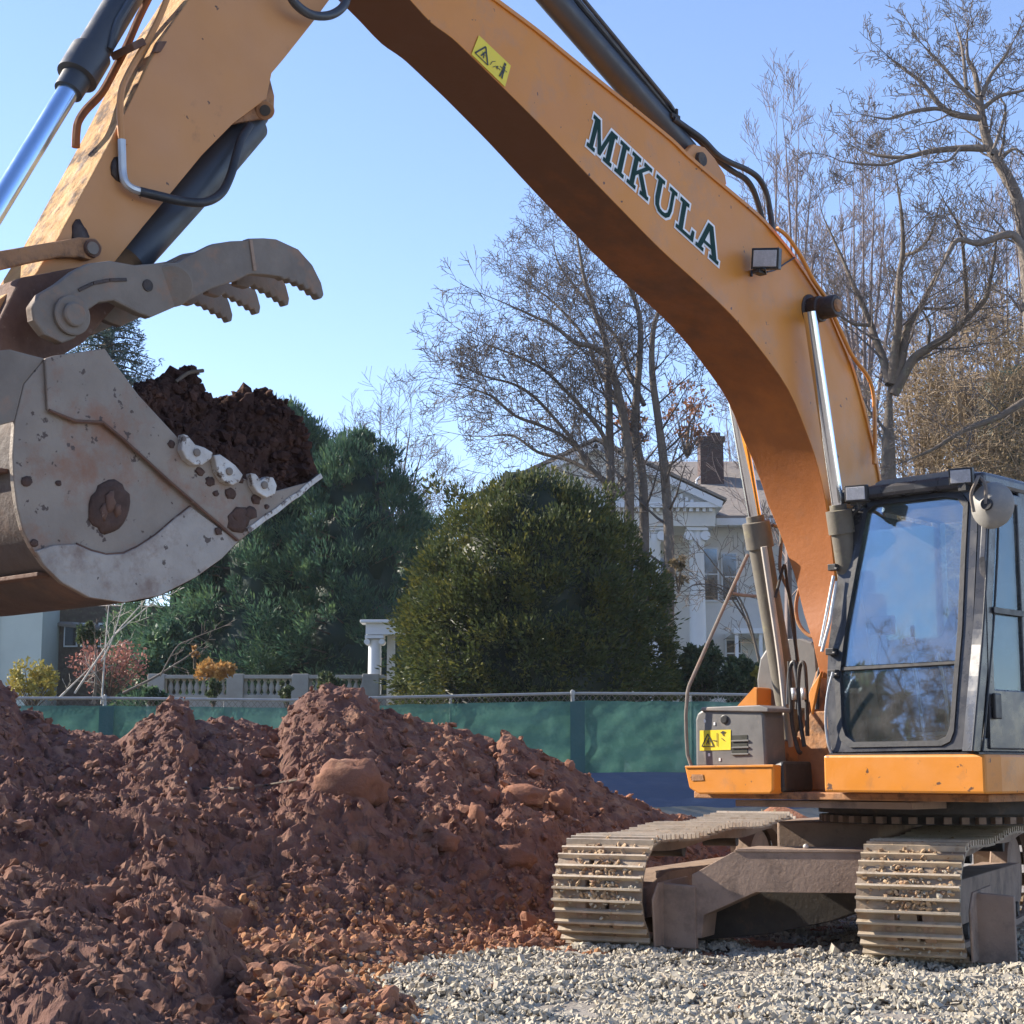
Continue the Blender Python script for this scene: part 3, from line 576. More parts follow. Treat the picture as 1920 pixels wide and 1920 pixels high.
# work lamp on the boom
def lamp(c, n, upv, w, h, d, parent, name='work_light', tiltstay=True):
    n = n.normalized(); r = upv.cross(n).normalized(); u = n.cross(r).normalized()
    mb = MB(); mb.box(c-n*d*.5, r*w, u*h, n*d*.35)
    back = [c-n*d*1.6+r*w*.6*i+u*h*.55*j for i, j in ((-1, -1), (1, -1), (1, 1), (-1, 1))]; front = [c-n*d*.84+r*w*i+u*h*j for i, j in ((-1, -1), (1, -1), (1, 1), (-1, 1))]
    mb.add(front+back, [(4, 5, 6, 7), (0, 4, 7, 3), (1, 2, 6, 5), (0, 1, 5, 4), (3, 7, 6, 2)])
    o = mb.build(name, MT['black'], parent, bevel=.006)
    MB().box(c-n*d*.13, r*(w*.84), u*(h*.78), n*d*.05).build('lamp_lens', MT['lens'], o if parent is EX else parent, bevel=.004)
    return o, r, u
lc = S(1433, 484, .06)
LN = (HD*1.0+LAT*.30-UP*.16).normalized()
lamp(lc, LN, UP+LAT*.12, .105, .078, .10, BOOM)
MB().tube([S(1412, 508, -.10), S(1420, 512, -.02), S(1436, 512, .03), lc-UP*.075], .010, 6).tube([S(1410, 507, -.11), S(1409, 518, -.11)], .010, 6).box(S(1424, 511, .0), LAT*.03, UP*.012, HD*.05).build('lamp_bracket', MT['black'], BOOM)
MB().tube(bez([S(1438, 510, .0), S(1455, 505, -.05), S(1475, 492, -.08), S(1490, 483, -.10)], 4), .007, 6).build('lamp_cable', MT['rubber'], BOOM)

# ---- cylinders
def cylinder(p0, p1, split, rb, rr, mbody, mrod, name, parent=EX, head=.08, headr=1.18, eye=None):
    """p0 rod end, p1 barrel end, split = share of the length that is rod"""
    p0 = Vector(p0); p1 = Vector(p1); L = (p1-p0).length; hs = head/L
    body = MB().steps(p0, p1, [(split, rr*1.02), (split, rb*.78), (split+hs*.35, rb*.80), (split+hs*.4, rb*headr), (split+hs*2, rb*headr), (split+hs*2.02, rb), (1, rb)], 28).build(name, mbody, parent, bevel=.0)
    MB().steps(p0, p0.lerp(p1, split+.01), [(0, rr), (1, rr)], 24).build('cylinder_rod', mrod, body)
    return body
# two boom cylinders
nt0, nt1 = S(1518, 585, .015), S(1638, 1405, .015)
bc1 = cylinder(nt0, nt1, .44, .082, .050, MT['cylmud'], MT['chrome'], 'boom_cylinder', headr=1.22, head=.11)
MB().steps(pA-LAT*.02, pA+LAT*.24, [(0, .102), (.45, .102), (.47, .086), (.95, .086), (1, .076)], 28).build('pin_boss', MT['grease'], bc1, bevel=.004)
MB().steps(pA+LAT*.24, pA+LAT*.262, [(0, .05), (.2, .052), (1, .04)], 20).build('boss_ring', MT['mudpaint'], bc1)
rc = nt0+(nt1-nt0).normalized()*.06
ft0, ft1 = S(1345, 560, -.82), S(1492, 1412, -.82)
bc2 = cylinder(ft0, ft1, .475, .092, .056, MT['cylmud'], MT['chrome'], 'boom_cylinder', headr=1.2, head=.13)
# pipes on the far barrel
MB().tube(bez([S(1432, 1025, -.70), S(1446, 1120, -.70), S(1462, 1230, -.70), S(1474, 1340, -.70), S(1482, 1400, -.70)], 4), .026, 8).build('barrel_pipe', MT['palewood'], bc2)
MB().tube(bez([S(1448, 985, -.72), S(1462, 990, -.72), S(1465, 1010, -.72), S(1462, 1060, -.72), S(1468, 1085, -.72), S(1478, 1110, -.72), S(1486, 1170, -.72), S(1496, 1240, -.72)], 4), .014, 8).build('barrel_pipe', MT['dirty'], bc2)
MB().tube(bez([S(1454, 1120, -.66), S(1470, 1060, -.66), S(1476, 1095, -.66), S(1488, 1160, -.66), S(1494, 1235, -.66), S(1498, 1250, -.66)], 4), .012, 8).build('barrel_pipe', MT['dark'], bc2)
# stick cylinder above the boom
sc0, sc1 = S(880, -90, -.34), S(1318, 322, -.34)
scy = MB().steps(S(873, -190, -.34), S(1303, 305, -.34), [(0, .095), (.955, .095), (.96, .08), (.985, .07), (1, .07)], 28).build('stick_cylinder', MT['cyl'], EX)
off_ = Vector((0, 0, .13))+LAT*.05
MB().tube([S(1048, -40, -.28), S(1240, 190, -.28), S(1262, 216, -.30)], .022, 8).tube([S(1062, -40, -.25), S(1256, 195, -.25), S(1268, 214, -.28)], .015, 8).build('cylinder_pipe', MT['cyl'], scy)
MB().box(S(1258, 222, -.28), LAT*.05, UP*.02, HD*.05).box(S(1268, 214, -.26), LAT*.012, UP*.04, HD*.012).build('pipe_clamp', MT['dark'], scy, bevel=.004)
# bracket with eye on the boom top
def disc(px, py, l, w, r, mat, name, parent, n=28):
    c = S(px, py, l); return MB().steps(c, c-LAT*w, [(0, r*.93), (.06, r), (.94, r), (1, r*.93)], n).build(name, mat, parent)
for l in (-.20, -.44):
    q = [(1282, 290), (1300, 270), (1322, 276), (1340, 296), (1360, 328), (1363, 346), (1330, 340), (1290, 304)]
    MB().prism([S(x, y, l) for x, y in q], -LAT*.05).build('cylinder_bracket', MT['tan'], BOOM, bevel=.008)
disc(1318, 298, -.17, .34, .055, MT['dark'], 'bracket_pin', BOOM)
# black hoses from the boom top
for k, (dx, dy, l) in enumerate(((0, 0, -.30), (14, -8, -.24))):
    q = [(1262, 222), (1285, 243), (1310, 262), (1332, 285), (1352, 305), (1375, 322), (1398, 336), (1412, 356), (1422, 385), (1428, 408), (1432, 430)]
    if k: q = [(1262, 222), (1288, 240), (1318, 262), (1345, 290), (1372, 306), (1400, 318), (1422, 334), (1436, 360), (1443, 392), (1447, 420), (1448, 440)]
    MB().tube(bez([S(x, y, l) for x, y in q], 5), .023, 10).build('hydraulic_hose', MT['rubber'], BOOM)

# ---- stick (dipper arm)
SO = -.16
st = [(640, -30), (590, 38), (533, 110), (510, 137), (500, 185), (437, 232), (380, 290), (320, 363), (267, 427), (222, 483), (160, 560), (110, 640), (60, 690), (0, 700), (-40, 630), (0, 560), (67, 513), (110, 443), (187, 300), (223, 233), (240, 200), (300, 77), (353, 0), (420, -110), (520, -220), (640, -220), (690, -120)]
mb = MB(); P = [S(x, y, SO) for x, y in st]; n = len(P); far = [p-LAT*.34 for p in P]; tri = tessellate_polygon([P])
mb.add(P+far, [tuple(t) for t in tri]+[tuple(n+i for i in reversed(t)) for t in tri])
for i in range(n):
    j = (i+1) % n; mb.cur = 1 if 15 <= i < 23 else (2 if i in (9, 10, 11, 12, 13, 14) else 0)
    mb.add([P[i], P[j], far[j], far[i]], [(0, 1, 2, 3)])
STK = mb.build('stick', [MT['tan'], MT['mudtan'], MT['mudpaint']], EX, bevel=.006, weld=True)
# weld lips along the stick's near edges
def strip(pxs_, l, dl, w, mat, name, parent):
    p = [S(x, y, l) for x, y in pxs_]; mb = MB()
    for a, b in zip(p, p[1:]):
        t = (b-a).normalized(); nrm = LAT.cross(t).normalized(); mb.add([a, b, b+nrm*w, a+nrm*w, a+LAT*dl, b+LAT*dl, b+nrm*w+LAT*dl, a+nrm*w+LAT*dl], [(0, 3, 2, 1), (4, 5, 6, 7), (0, 1, 5, 4), (3, 7, 6, 2), (0, 4, 7, 3), (1, 2, 6, 5)])
    return mb.build(name, mat, parent, bevel=.003)
# steel pipes on the stick front and side
MB().tube(bez([S(290, -20, -.36)+UP*.02, S(262, 30, -.38), S(238, 85, -.38), S(215, 130, -.38), S(190, 175, -.38), S(162, 205, -.38), S(147, 228, -.38), S(143, 250, -.38), S(142, 276, -.38)], 4), .022, 8).build('stick_pipe', MT['under'], STK)
MB().tube(bez([S(322, -20, -.20)+UP*.02, S(300, 30, -.20), S(276, 78, -.20), S(258, 108, -.20), S(240, 140, -.16), S(228, 170, -.14), S(225, 210, -.13), S(228, 262, -.13)], 4), .018, 8).build('stick_pipe', MT['tan'], STK)
MB().tube(bez([S(228, 262, -.13), S(229, 300, -.13), S(230, 322, -.13), S(234, 340, -.12), S(245, 352, -.11), S(266, 360, -.10)], 4), .021, 8).build('pipe_elbow', MT['silver'], STK)
MB().tube(bez([S(262, 359, -.10), S(300, 368, -.08), S(345, 378, -.08), S(385, 379, -.08), S(415, 362, -.10), S(432, 330, -.12), S(442, 295, -.14), S(452, 262, -.16), S(468, 235, -.2)], 5), .024, 10).build('hydraulic_hose', MT['rubber'], STK)
c = S(240, 92, -.28); MB().box(c, LAT*.10, (HD*.6+UP*.8)*.02, (UP*.6-HD*.8)*.045).build('pipe_clamp', MT['rust'], STK, bevel=.005)
MB().prism([S(x, y, -.158) for x, y in ((292, 80), (308, 80), (296, 100), (283, 100))], LAT*.03).build('pipe_clamp', MT['rust'], STK, bevel=.004)
MB().prism([S(x, y, -.158) for x, y in ((222, 252), (240, 256), (238, 272), (224, 270))], LAT*.012).build('mount_tab', MT['tan'], STK, bevel=.003)
# mud patch
for x, y, r in ((220, 318, .05), (150, 440, .06)):
    c = S(x, y, SO+.001); b = ICO2*np.array([r, r*.35, r]); d = 1+.4*fbm(ICO2[:, 0]*2+x, ICO2[:, 1]*2, ICO2[:, 2]*2)
    bb = ICO2*d[:, None]; v = np.array([(c+HD*q[0]*r*.8+LAT*q[1]*.015+UP*q[2]*r*1.3)[:] for q in bb]); npmesh('mud_patch', v, ICF2, MT['grease'], STK, smooth=True)
# hose loop at the boom tip
MB().tube(bez([S(535, -25, -.05), S(555, 8, -.05), S(585, 28, -.05), S(620, 28, -.05), S(645, 10, -.05), S(652, -20, -.05)], 5), .026, 10).build('hydraulic_hose', MT['cyl'], STK)
# thumb cylinder under the stick
ta, tb = S(489, 216, -.33), S(238, 492, -.33)
tc = MB().steps(ta, tb, [(0, .05), (.06, .06), (.07, .098), (.3, .105), (1, .105)], 28).build('thumb_cylinder', MT['cyl'], EX)
MB().steps(S(497, 207, -.17), S(497, 207, -.52), [(0, .042), (.02, .046), (1, .046)], 24).build('thumb_pin', MT['cyl'], tc)
MB().prism([S(x, y, -.20) for x, y in ((437, 232), (470, 205), (492, 182), (505, 140), (515, 180), (514, 210), (505, 222), (490, 222))], -LAT*.05).build('thumb_bracket', MT['mudpaint'], STK, bevel=.006)
MB().steps(S(497, 207, -.162), S(497, 207, -.19), [(0, .048), (.1, .052), (1, .052)], 24).build('bracket_boss', MT['mudpaint'], STK)
MB().steps(S(497, 207, -.155), S(497, 207, -.19), [(0, .030), (1, .032)], 20).build('thumb_pin', MT['dark'], tc)
# bucket cylinder
ba, bb_, bc_ = S(-60, 478, -.36), S(128, 172, -.36), S(330, -165, -.36)
d_ = (bc_-bb_)
bcy = MB().steps(bb_, bc_, [(0, .052), (.0, .075), (.07, .078), (.075, .108), (.2, .108), (.205, .088), (1, .088)], 28).build('bucket_cylinder', MT['cyl'], EX)
MB().steps(ba, bb_.lerp(bc_, .05), [(0, .055), (1, .055)], 24).build('cylinder_rod', MT['bluerod'], bcy)
MB().tube([S(285, -60, -.26), S(240, 10, -.26), S(222, 40, -.26), S(212, 70, -.27), S(206, 92, -.28)], .022, 8).build('cylinder_pipe', MT['cyl'], bcy)
# link bar between stick and bucket
for l in (-.10, -.52):
    MB().prism([S(x, y, l) for x, y in ((-60, 484), (0, 470), (60, 460), (112, 451), (150, 444), (180, 446), (194, 462), (190, 478), (170, 487), (150, 482), (110, 482), (60, 492), (0, 506), (-60, 518))], -LAT*.05).build('bucket_link', MT['mudpaint'], EX, bevel=.01)
disc(175, 465, -.085, .5, .048, MT['rust'], 'link_pin', EX)
disc(175, 465, -.075, .01, .032, MT['dirty'], 'link_pin', EX)
# ---- thumb
th = [(180, 1720), (230, 1650), (330, 1590), (420, 1520), (500, 1480), (620, 1465), (760, 1490), (880, 1480), (1000, 1475), (1080, 1430), (1200, 1370), (1300, 1355), (1390, 1352), (1400, 1340), (1480, 1338), (1560, 1345), (1680, 1400), (1760, 1490), (1810, 1590), (1825, 1660), (1812, 1680), (1795, 1676), (1780, 1650), (1760, 1655), (1745, 1622), (1722, 1628), (1705, 1598), (1682, 1604), (1665, 1580), (1640, 1588), (1622, 1564), (1600, 1572), (1580, 1556), (1500, 1545), (1420, 1540), (1390, 1548), (1330, 1580), (1200, 1620), (1060, 1690), (1000, 1720), (850, 1785), (780, 1760), (640, 1690), (560, 1700), (500, 1740), (450, 1800), (430, 1900), (350, 1930), (250, 1880), (190, 1800)]
thp = [(x/3, y/3) for x, y in th]
TL = .12
THUMB = MB().prism([S(x, y, TL) for x, y in thp], -LAT*.06).build('thumb', MT['dirty'], EX, bevel=.012)
tine = [(1330, 1560), (1420, 1538), (1520, 1550), (1600, 1580), (1612, 1610), (1630, 1680), (1625, 1715), (1605, 1720), (1590, 1690), (1570, 1694), (1555, 1665), (1530, 1670), (1515, 1640), (1490, 1646), (1475, 1620), (1450, 1622), (1430, 1600), (1400, 1620), (1330, 1600)]
tsx = [(1200, 1640)]
for k, (dx, dy, l) in enumerate(((0, 0, -.13), (0, 0, -.38), (0, 0, -.63))):
    ref = [S(x/3, y/3, -.13)+(-LAT*(l+.13)*-1) for x, y in tine]
    ref = [S(x/3, y/3, -.13)+LAT*(l+.13) for x, y in tine]
    MB().prism(ref, -LAT*.05).build('thumb_tine', MT['dirty'], THUMB, bevel=.008)
    arm = [S(x, y, TL)+LAT*(l-TL) for x, y in thp[5:13]+[(470, 452), (500, 470), (480, 500), (445, 520), (400, 540), (353, 563), (283, 595), (260, 587), (213, 563)]]
    MB().prism(arm, -LAT*.045).build('thumb_rib', MT['dirty'], THUMB, bevel=.006)
MB().prism([S(x, y, TL-.06) for x, y in ((300, 500), (400, 462), (470, 455), (500, 470), (460, 505), (400, 530), (330, 560))], -LAT*.74).build('thumb_plate', MT['frame'], THUMB)
mb = MB()
c = S(133, 592, TL+.004); mb.steps(c, c+LAT*.02, [(0, .095), (.8, .095), (1, .088)], 28).steps(c, c+LAT*.045, [(0, .058), (.85, .058), (1, .050)], 24)
mb.build('thumb_pivot', MT['dirty'], THUMB)
disc(278, 535, TL+.006, .02, .030, MT['grease'], 'thumb_hole', THUMB)
strip([(148, 548), (175, 535), (205, 529), (238, 528)], TL, .006, .018, MT['grease'], 'thumb_slot', THUMB)
MB().steps(S(322, 536, TL), S(322, 536, TL+.012), [(0, .105), (.7, .105), (1, .098)], 32).build('thumb_boss', MT['dirty'], THUMB)
strip([(466, 450), (470, 480), (474, 508)], TL, .010, .02, MT['frame'], 'thumb_weld', THUMB)
# pivots at the stick end, hidden steel between stick, thumb and bucket
mb = MB(); mb.steps(S(120, 592, .05), S(120, 592, -.84), [(0, .07), (.03, .075), (.97, .075), (1, .07)], 32); mb.build('bucket_pin_tube', MT['rust'], EX)
MB().prism([S(x, y, -.10) for x, y in ((40, 520), (150, 500), (240, 500), (230, 560), (160, 640), (80, 690), (0, 700), (0, 600))], -LAT*.55).build('stick_nose', MT['rust'], STK, bevel=.01)

# ---- bucket
BL = .20; BW = 1.15
back = [(603, 897), (550, 940), (467, 1000), (443, 1020), (417, 1047), (367, 1083), (300, 1117), (233, 1130), (167, 1120), (117, 1093), (83, 1060), (60, 1027), (43, 993), (33, 953), (26, 900), (24, 850), (28, 790), (45, 720), (85, 672)]
side = back+[(100, 667), (197, 653), (213, 677), (260, 740), (340, 827), (400, 858), (453, 895), (520, 920), (560, 912)]
P = [S(x, y, BL) for x, y in side]
BK = MB().prism(P, -LAT*.035).build('bucket', MT['bucket'], EX, bevel=.006)
MB().prism([p-LAT*BW for p in P], -LAT*.035).build('bucket_side', MT['bucket'], BK, bevel=.006)
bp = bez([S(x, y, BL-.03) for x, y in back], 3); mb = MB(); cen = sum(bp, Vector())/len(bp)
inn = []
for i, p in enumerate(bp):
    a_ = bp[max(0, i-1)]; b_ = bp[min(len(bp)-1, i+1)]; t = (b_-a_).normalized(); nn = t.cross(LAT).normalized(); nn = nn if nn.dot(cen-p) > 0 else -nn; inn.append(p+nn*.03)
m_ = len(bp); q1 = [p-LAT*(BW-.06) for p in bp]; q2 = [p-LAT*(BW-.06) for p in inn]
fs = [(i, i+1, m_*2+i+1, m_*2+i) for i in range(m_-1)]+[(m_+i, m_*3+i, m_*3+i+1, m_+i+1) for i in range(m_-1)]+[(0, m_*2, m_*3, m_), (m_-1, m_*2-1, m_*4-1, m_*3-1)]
mb.add(bp+inn+q1+q2, fs, True); mb.build('bucket_shell', MT['bucketshade'], BK)
for x, y in ((95, 1075), (25, 880)):
    for k in (.0,):
        a0 = S(x, y, BL-.04); MB().box(a0-LAT*(BW*.5-.02)+UP*-.005, LAT*(BW*.5-.05), UP*.01, HD*.05).build('wear_bar', MT['rust'], BK, bevel=.004)
arc_in = [(67, 1033), (100, 1022), (143, 1020), (172, 1033), (200, 1040), (232, 1038), (258, 1026), (293, 1003), (325, 975), (357, 950)]
lowb = [(447, 1016), (443, 1020), (417, 1047), (367, 1083), (300, 1117), (233, 1130), (167, 1120), (117, 1093), (83, 1060)]
MB().prism([S(x, y, BL+.016) for x, y in arc_in+lowb], -LAT*.0158).build('wear_plate', MT['bucketwear'], BK, bevel=.005)
upl = [(85, 672), (100, 667), (197, 653), (213, 677), (260, 740), (340, 827), (400, 858), (453, 895), (520, 920), (603, 897), (550, 940), (467, 1000), (449, 1013), (317, 900), (233, 823), (193, 790), (143, 788), (90, 768)]
MB().prism([S(x, y, BL+.020) for x, y in upl], -LAT*.0198).build('edge_plate', MT['bucket'], BK, bevel=.006)
mb = MB(); bl_ = [S(x, y, BL+.022) for x, y in ((92, 769), (143, 790), (193, 792), (233, 825), (317, 902), (445, 1013))]
mb.tube(bl_, .008, 6); mb.build('weld_bead', MT['rust'], BK)
MB().tube([S(x, y, BL+.004) for x, y in arc_in[2:]], .008, 6).build('weld_bead', MT['rust'], BK)
c = S(205, 950, BL)
ring = []
b = ICO3.copy(); rr_ = np.hypot(b[:, 0], b[:, 2]); prof = np.where(rr_ > .55, 1, .55); d = 1+.18*fbm(b[:, 0]*2, b[:, 1]*2, b[:, 2]*2)
v = np.array([(c+(HD*.93+UP*.35)*q[0]*.105*dd+LAT*q[1]*.028*pf+(UP*.93-HD*.35)*q[2]*.135*dd)[:] for q, pf, dd in zip(b, prof, d)])
npmesh('rusted_boss', v, ICF3, MT['mudstain'], BK, smooth=True)
for dx, dy, r in ((0, -8, .045), (14, 6, .03), (-12, 12, .035)):
    c2 = S(205+dx, 950+dy, BL+.012); d = 1+.5*fbm(ICO2[:, 0]*1.5+dx, ICO2[:, 1]*1.5, ICO2[:, 2]*1.5+dy); npmesh('boss_scale', np.array([(c2+HD*q[0]*r*.7+LAT*q[1]*.02+UP*q[2]*r*1.1)[:] for q in ICO2*d[:, None]]), ICF2, MT['rust'], BK, smooth=True)
def cut(poly, k):
    pp = [(x/3, y/3+600) for x, y in poly]; o = MB().prism([S(x, y, BL+.060) for x, y in pp], -LAT*.045).build('side_cutter', MT['casting'], BK, bevel=.007)
    cx = sum(p[0] for p in pp)/len(pp); cy = sum(p[1] for p in pp)/len(pp)
    c = S(cx, cy+3, BL+.058); MB().steps(c, c+LAT*.012, [(0, .020), (.8, .020), (1, .014)], 12).build('cutter_boss', MT['dirty'], BK)
cut([(1030, 640), (1060, 650), (1100, 700), (1150, 715), (1200, 745), (1190, 780), (1140, 815), (1095, 815), (1050, 780), (1025, 730)], 0)
cut([(1205, 760), (1240, 755), (1290, 790), (1330, 820), (1370, 870), (1350, 910), (1310, 930), (1260, 905), (1225, 850)], 1)
cut([(1410, 860), (1440, 865), (1470, 900), (1500, 880), (1540, 885), (1560, 930), (1550, 980), (1500, 1000), (1450, 970), (1425, 930)], 2)
strip([(604, 896), (580, 914), (563, 930), (545, 941), (520, 962), (498, 976), (480, 990), (466, 1000)], BL+.02, .008, -.028, MT['casting'], 'lip_edge', BK)
MB().prism([S(x, y, BL+.001) for x, y in ((85, 672), (45, 720), (28, 790), (-10, 800), (-60, 760), (-80, 690), (-40, 660), (20, 655))], -LAT*.03).build('bucket_ear', MT['dirty'], BK, bevel=.008)
# mud spots on the bucket side
for x, y, r in ((50, 903, .022), (110, 906, .012), (445, 980, .05), (250, 1075, .014), (300, 1105, .02), (410, 996, .018), (65, 1018, .016), (452, 968, .045), (470, 962, .03), (375, 884, .02), (393, 903, .022), (432, 925, .026), (405, 925, .014), (480, 935, .024), (322, 833, .018), (500, 950, .012), (452, 900, .014)):
    c = S(x, y, BL+(.022 if x > 320 else .004)); d = 1+.5*fbm(ICO2[:, 0]*2+x, ICO2[:, 1]*2, ICO2[:, 2]*2); v = np.array([(c+HD*q[0]*r*1.3+LAT*q[1]*.004+UP*q[2]*r*1.1)[:] for q in ICO2*d[:, None]])
    npmesh('mud_spot', v, ICF2, MT['mudstain'], BK, smooth=True)
# soil heaped in the bucket
hs = [(262, 742), (275, 738), (300, 722), (330, 706), (348, 703), (368, 718), (388, 742), (402, 752), (440, 748), (470, 742), (490, 738), (510, 752), (545, 782), (570, 812), (585, 850), (594, 880), (596, 898), (520, 925), (440, 920), (340, 860), (280, 780)]
nu, nv = 150, 92; Vh = np.zeros((nv, nu, 3)); NF = 44
topx = np.linspace(250, 600, nu); ty = itp([(250, 752), (275, 738), (300, 722), (332, 706), (350, 703), (368, 718), (388, 744), (402, 752), (440, 748), (470, 742), (492, 739), (510, 752), (545, 782), (570, 812), (585, 850), (593, 875), (600, 897)], topx)
ey = itp([(250, 735), (262, 748), (340, 836), (400, 866), (453, 903), (520, 927), (560, 920), (600, 902)], topx); ey = np.maximum(ey, ty+2)
for i in range(nu):
    w_ = float(smooth((i/(nu-1)-.62)/.38)); lc_ = BL-.05-.30*(1-w_)
    E = S(topx[i], ey[i]+6*(1-w_), BL-.045); K = S(topx[i], ty[i], lc_)
    for j in range(nv):
        if j < NF:
            a_ = j/(NF-1); p = E.lerp(K, a_)+UP*.10*math.sin(a_*math.pi)*(1-w_)*.5-LAT*0
        else:
            a_ = (j-NF+1)/(nv-NF); p = K-LAT*(a_*(BW-.12-(BL-.05-lc_)))-UP*.32*a_**1.4*(1-w_)
        Vh[j, i] = p[:]
dn = fbm(Vh[..., 0]*4, Vh[..., 1]*4, Vh[..., 2]*4, 6, .62); dm = np.abs(pn(Vh[..., 0]*13, Vh[..., 1]*13, Vh[..., 2]*13)); d3 = np.abs(pn(Vh[..., 0]*31, Vh[..., 1]*31, Vh[..., 2]*31))
fd = (1-.8*smooth((np.arange(nu)/(nu-1)-.86)/.14))[None]*np.minimum(1, np.arange(nv)/6)[:, None]
amp = (.05*dn-.055*dm-.03*d3+.03)*fd
Vh += amp[..., None]*(np.array(LAT[:])*.75+np.array([0, 0, .65]))[None, None]
npmesh('bucket_soil', Vh.reshape(-1, 3), gridfaces(nv, nu), MT['load'], smooth=True, kind='stuff', label='dark damp soil heaped in the raised excavator bucket', category='soil')
n = 1500; ii = RNG.integers(4, NF+10, n); jj = RNG.integers(1, int(nu*.95), n); pos = Vh[ii, jj]; s = np.clip(np.exp(RNG.normal(-4.3, .55, n)), .006, .05)
v, f = scatter(ICO1, ICF1, pos, s, jit=.15); npmesh('bucket_crumbs', v, f, MT['load'], kind='stuff', label='soil crumbs and small clods on top of the full bucket', category='soil crumbs')
MB().tube(bez([S(330, 716, -.02), S(345, 704, -.02), S(358, 698, -.02), S(381, 695, -.02)], 3), .010, 6).build('twig', MT['bark2'], label='small twig sticking out of the soil in the bucket', cat='twig')

# ---- cab
ZB = S(1556, 1412, 0).z
RAKE = Vector(HD); 
fb = Fp(1556, 1412, 0); ftp = Fp(1594, 950, .30)
nrm = (LAT.cross((ftp-fb).normalized())).normalized()
if nrm.dot(HD) < 0: nrm = -nrm
def G(px, py, d=0.): return onp(px, py, fb+nrm*d, nrm)         # raked front plane of the cab, d proud
CW = 1.19
outer = [(1556, 1411), (1549, 1320), (1553, 1214), (1567, 1108), (1581, 1019), (1596, 955), (1612, 935), (1640, 918), (1715, 908), (1785, 899), (1812, 902), (1830, 915), (1834, 950), (1830, 1040), (1824, 1180), (1814, 1320), (1808, 1405)]
inner = [(1597, 1397), (1580, 1385), (1573, 1365), (1569, 1267), (1580, 1179), (1600, 1070), (1613, 1005), (1622, 955), (1635, 942), (1700, 934), (1770, 926), (1800, 929), (1811, 945), (1806, 1040), (1800, 1180), (1790, 1300), (1785, 1368), (1778, 1386), (1762, 1394)]
def ringmesh(o, i, d, depth, name, mat, parent, bevel=.01):
    """frame between two outlines on the raked front plane"""
    o3 = [G(x, y, d) for x, y in o]; i3 = [G(x, y, d) for x, y in i]; a = len(o3); mb = MB()
    tr_ = tessellate_polygon([o3, i3]); n = a+len(i3); al = o3+i3; bk = [p-nrm*depth for p in al]
    fs = [tuple(t) for t in tr_]+[tuple(n+q for q in reversed(t)) for t in tr_]
    fs += [(k, (k+1) % a, n+(k+1) % a, n+k) for k in range(a)]+[(a+k, n+a+k, n+a+(k+1) % len(i3), a+(k+1) % len(i3)) for k in range(len(i3))]
    return mb.add(al+bk, fs).build(name, mat, parent, bevel=bevel)
CAB = ringmesh(outer, inner, 0, .10, 'cab', MT['charcoal'], EX)
seal_o = [(x+(-2 if x < 1700 else 2)*0, y) for x, y in inner]
cxm, cym = 1690, 1160
def shr(P, k): return [(cxm+(x-cxm)*(1-k), cym+(y-cym)*(1-k*.55)) for x, y in P]
ringmesh(shr(inner, -.035), shr(inner, .045), .012, .03, 'window_seal', MT['rubber'], CAB, .004)
gp_ = shr(inner, .02)
up_ = [p for p in gp_ if p[1] < 1250]; lw_ = [p for p in gp_ if p[1] > 1250]
rp = sorted(up_, key=lambda p: 0)
upper = [(1571, 1253)]+[p for p in gp_ if p[1] < 1250]+[(1795, 1240)]
lower = [p for p in gp_ if p[1] > 1252 and p[0] < 1700]
lower = [(1762, 1391), (1600, 1394), (1584, 1383), (1577, 1363), (1573, 1258), (1794, 1245), (1788, 1362), (1780, 1381)]
upper = [(1573, 1250), (1584, 1179), (1604, 1070), (1617, 1005), (1627, 957), (1637, 946), (1700, 938), (1770, 930), (1797, 932), (1806, 947), (1802, 1040), (1797, 1180), (1794, 1238)]
MB().prism([G(x, y, -.02) for x, y in upper], -nrm*.006).build('windscreen', MT['cabglass'], CAB)
MB().prism([G(x, y, -.02) for x, y in lower], -nrm*.006).build('lower_windscreen', MT['cabglass'], CAB)
MB().prism([G(x, y, .0) for x, y in ((1572, 1251), (1794, 1239), (1794, 1245), (1572, 1258))], -nrm*.03).build('window_rail', MT['black'], CAB, bevel=.003)
# cab body behind the front frame (local l, t, z)
zt = Fp(1785, 895, .32).z
def rails(name, quads, mat, bevel=.01):
    mb = MB()
    for q in quads: mb.prism(*q)
    return mb.build(name, mat, CAB, bevel=bevel)
def bar(p, q, a, b): # square bar
    d = (q-p).normalized(); u = LAT if abs(d.dot(LAT)) < .9 else HD; v = d.cross(u).normalized(); u = v.cross(d).normalized()
    return MB().box((p+q)/2, d*((q-p).length/2), u*a, v*b)
TB = 1.75
# roof: domed shell
rl = [(0, .35), (.0, TB), (CW, TB), (CW, .35)]
nu, nv = 14, 14; rv = []; 
for i in range(nv):
    for j in range(nu):
        u = j/(nu-1); v_ = i/(nv-1); l = u*(CW+.02)-.01; t = .26+v_*(TB-.24)
        z = zt-.02+.13*(1-abs(2*u-1)**3)*(1-abs(2*v_-1)**4)+.03*(1-v_)*0; rv.append(H(l, t, z))
rf = [(i*nu+j, i*nu+j+1, (i+1)*nu+j+1, (i+1)*nu+j) for i in range(nv-1) for j in range(nu-1)]
MB().add(rv, rf, True).build('cab_roof', MT['roofpaint'], CAB)
mb = MB(); mb.prism([H(-.02, .22, zt-.10), H(-.02, TB+.04, zt-.10), H(CW+.02, TB+.04, zt-.10), H(CW+.02, .22, zt-.10)], UP*.10); mb.build('roof_rim', MT['charcoal'], CAB, bevel=.03)
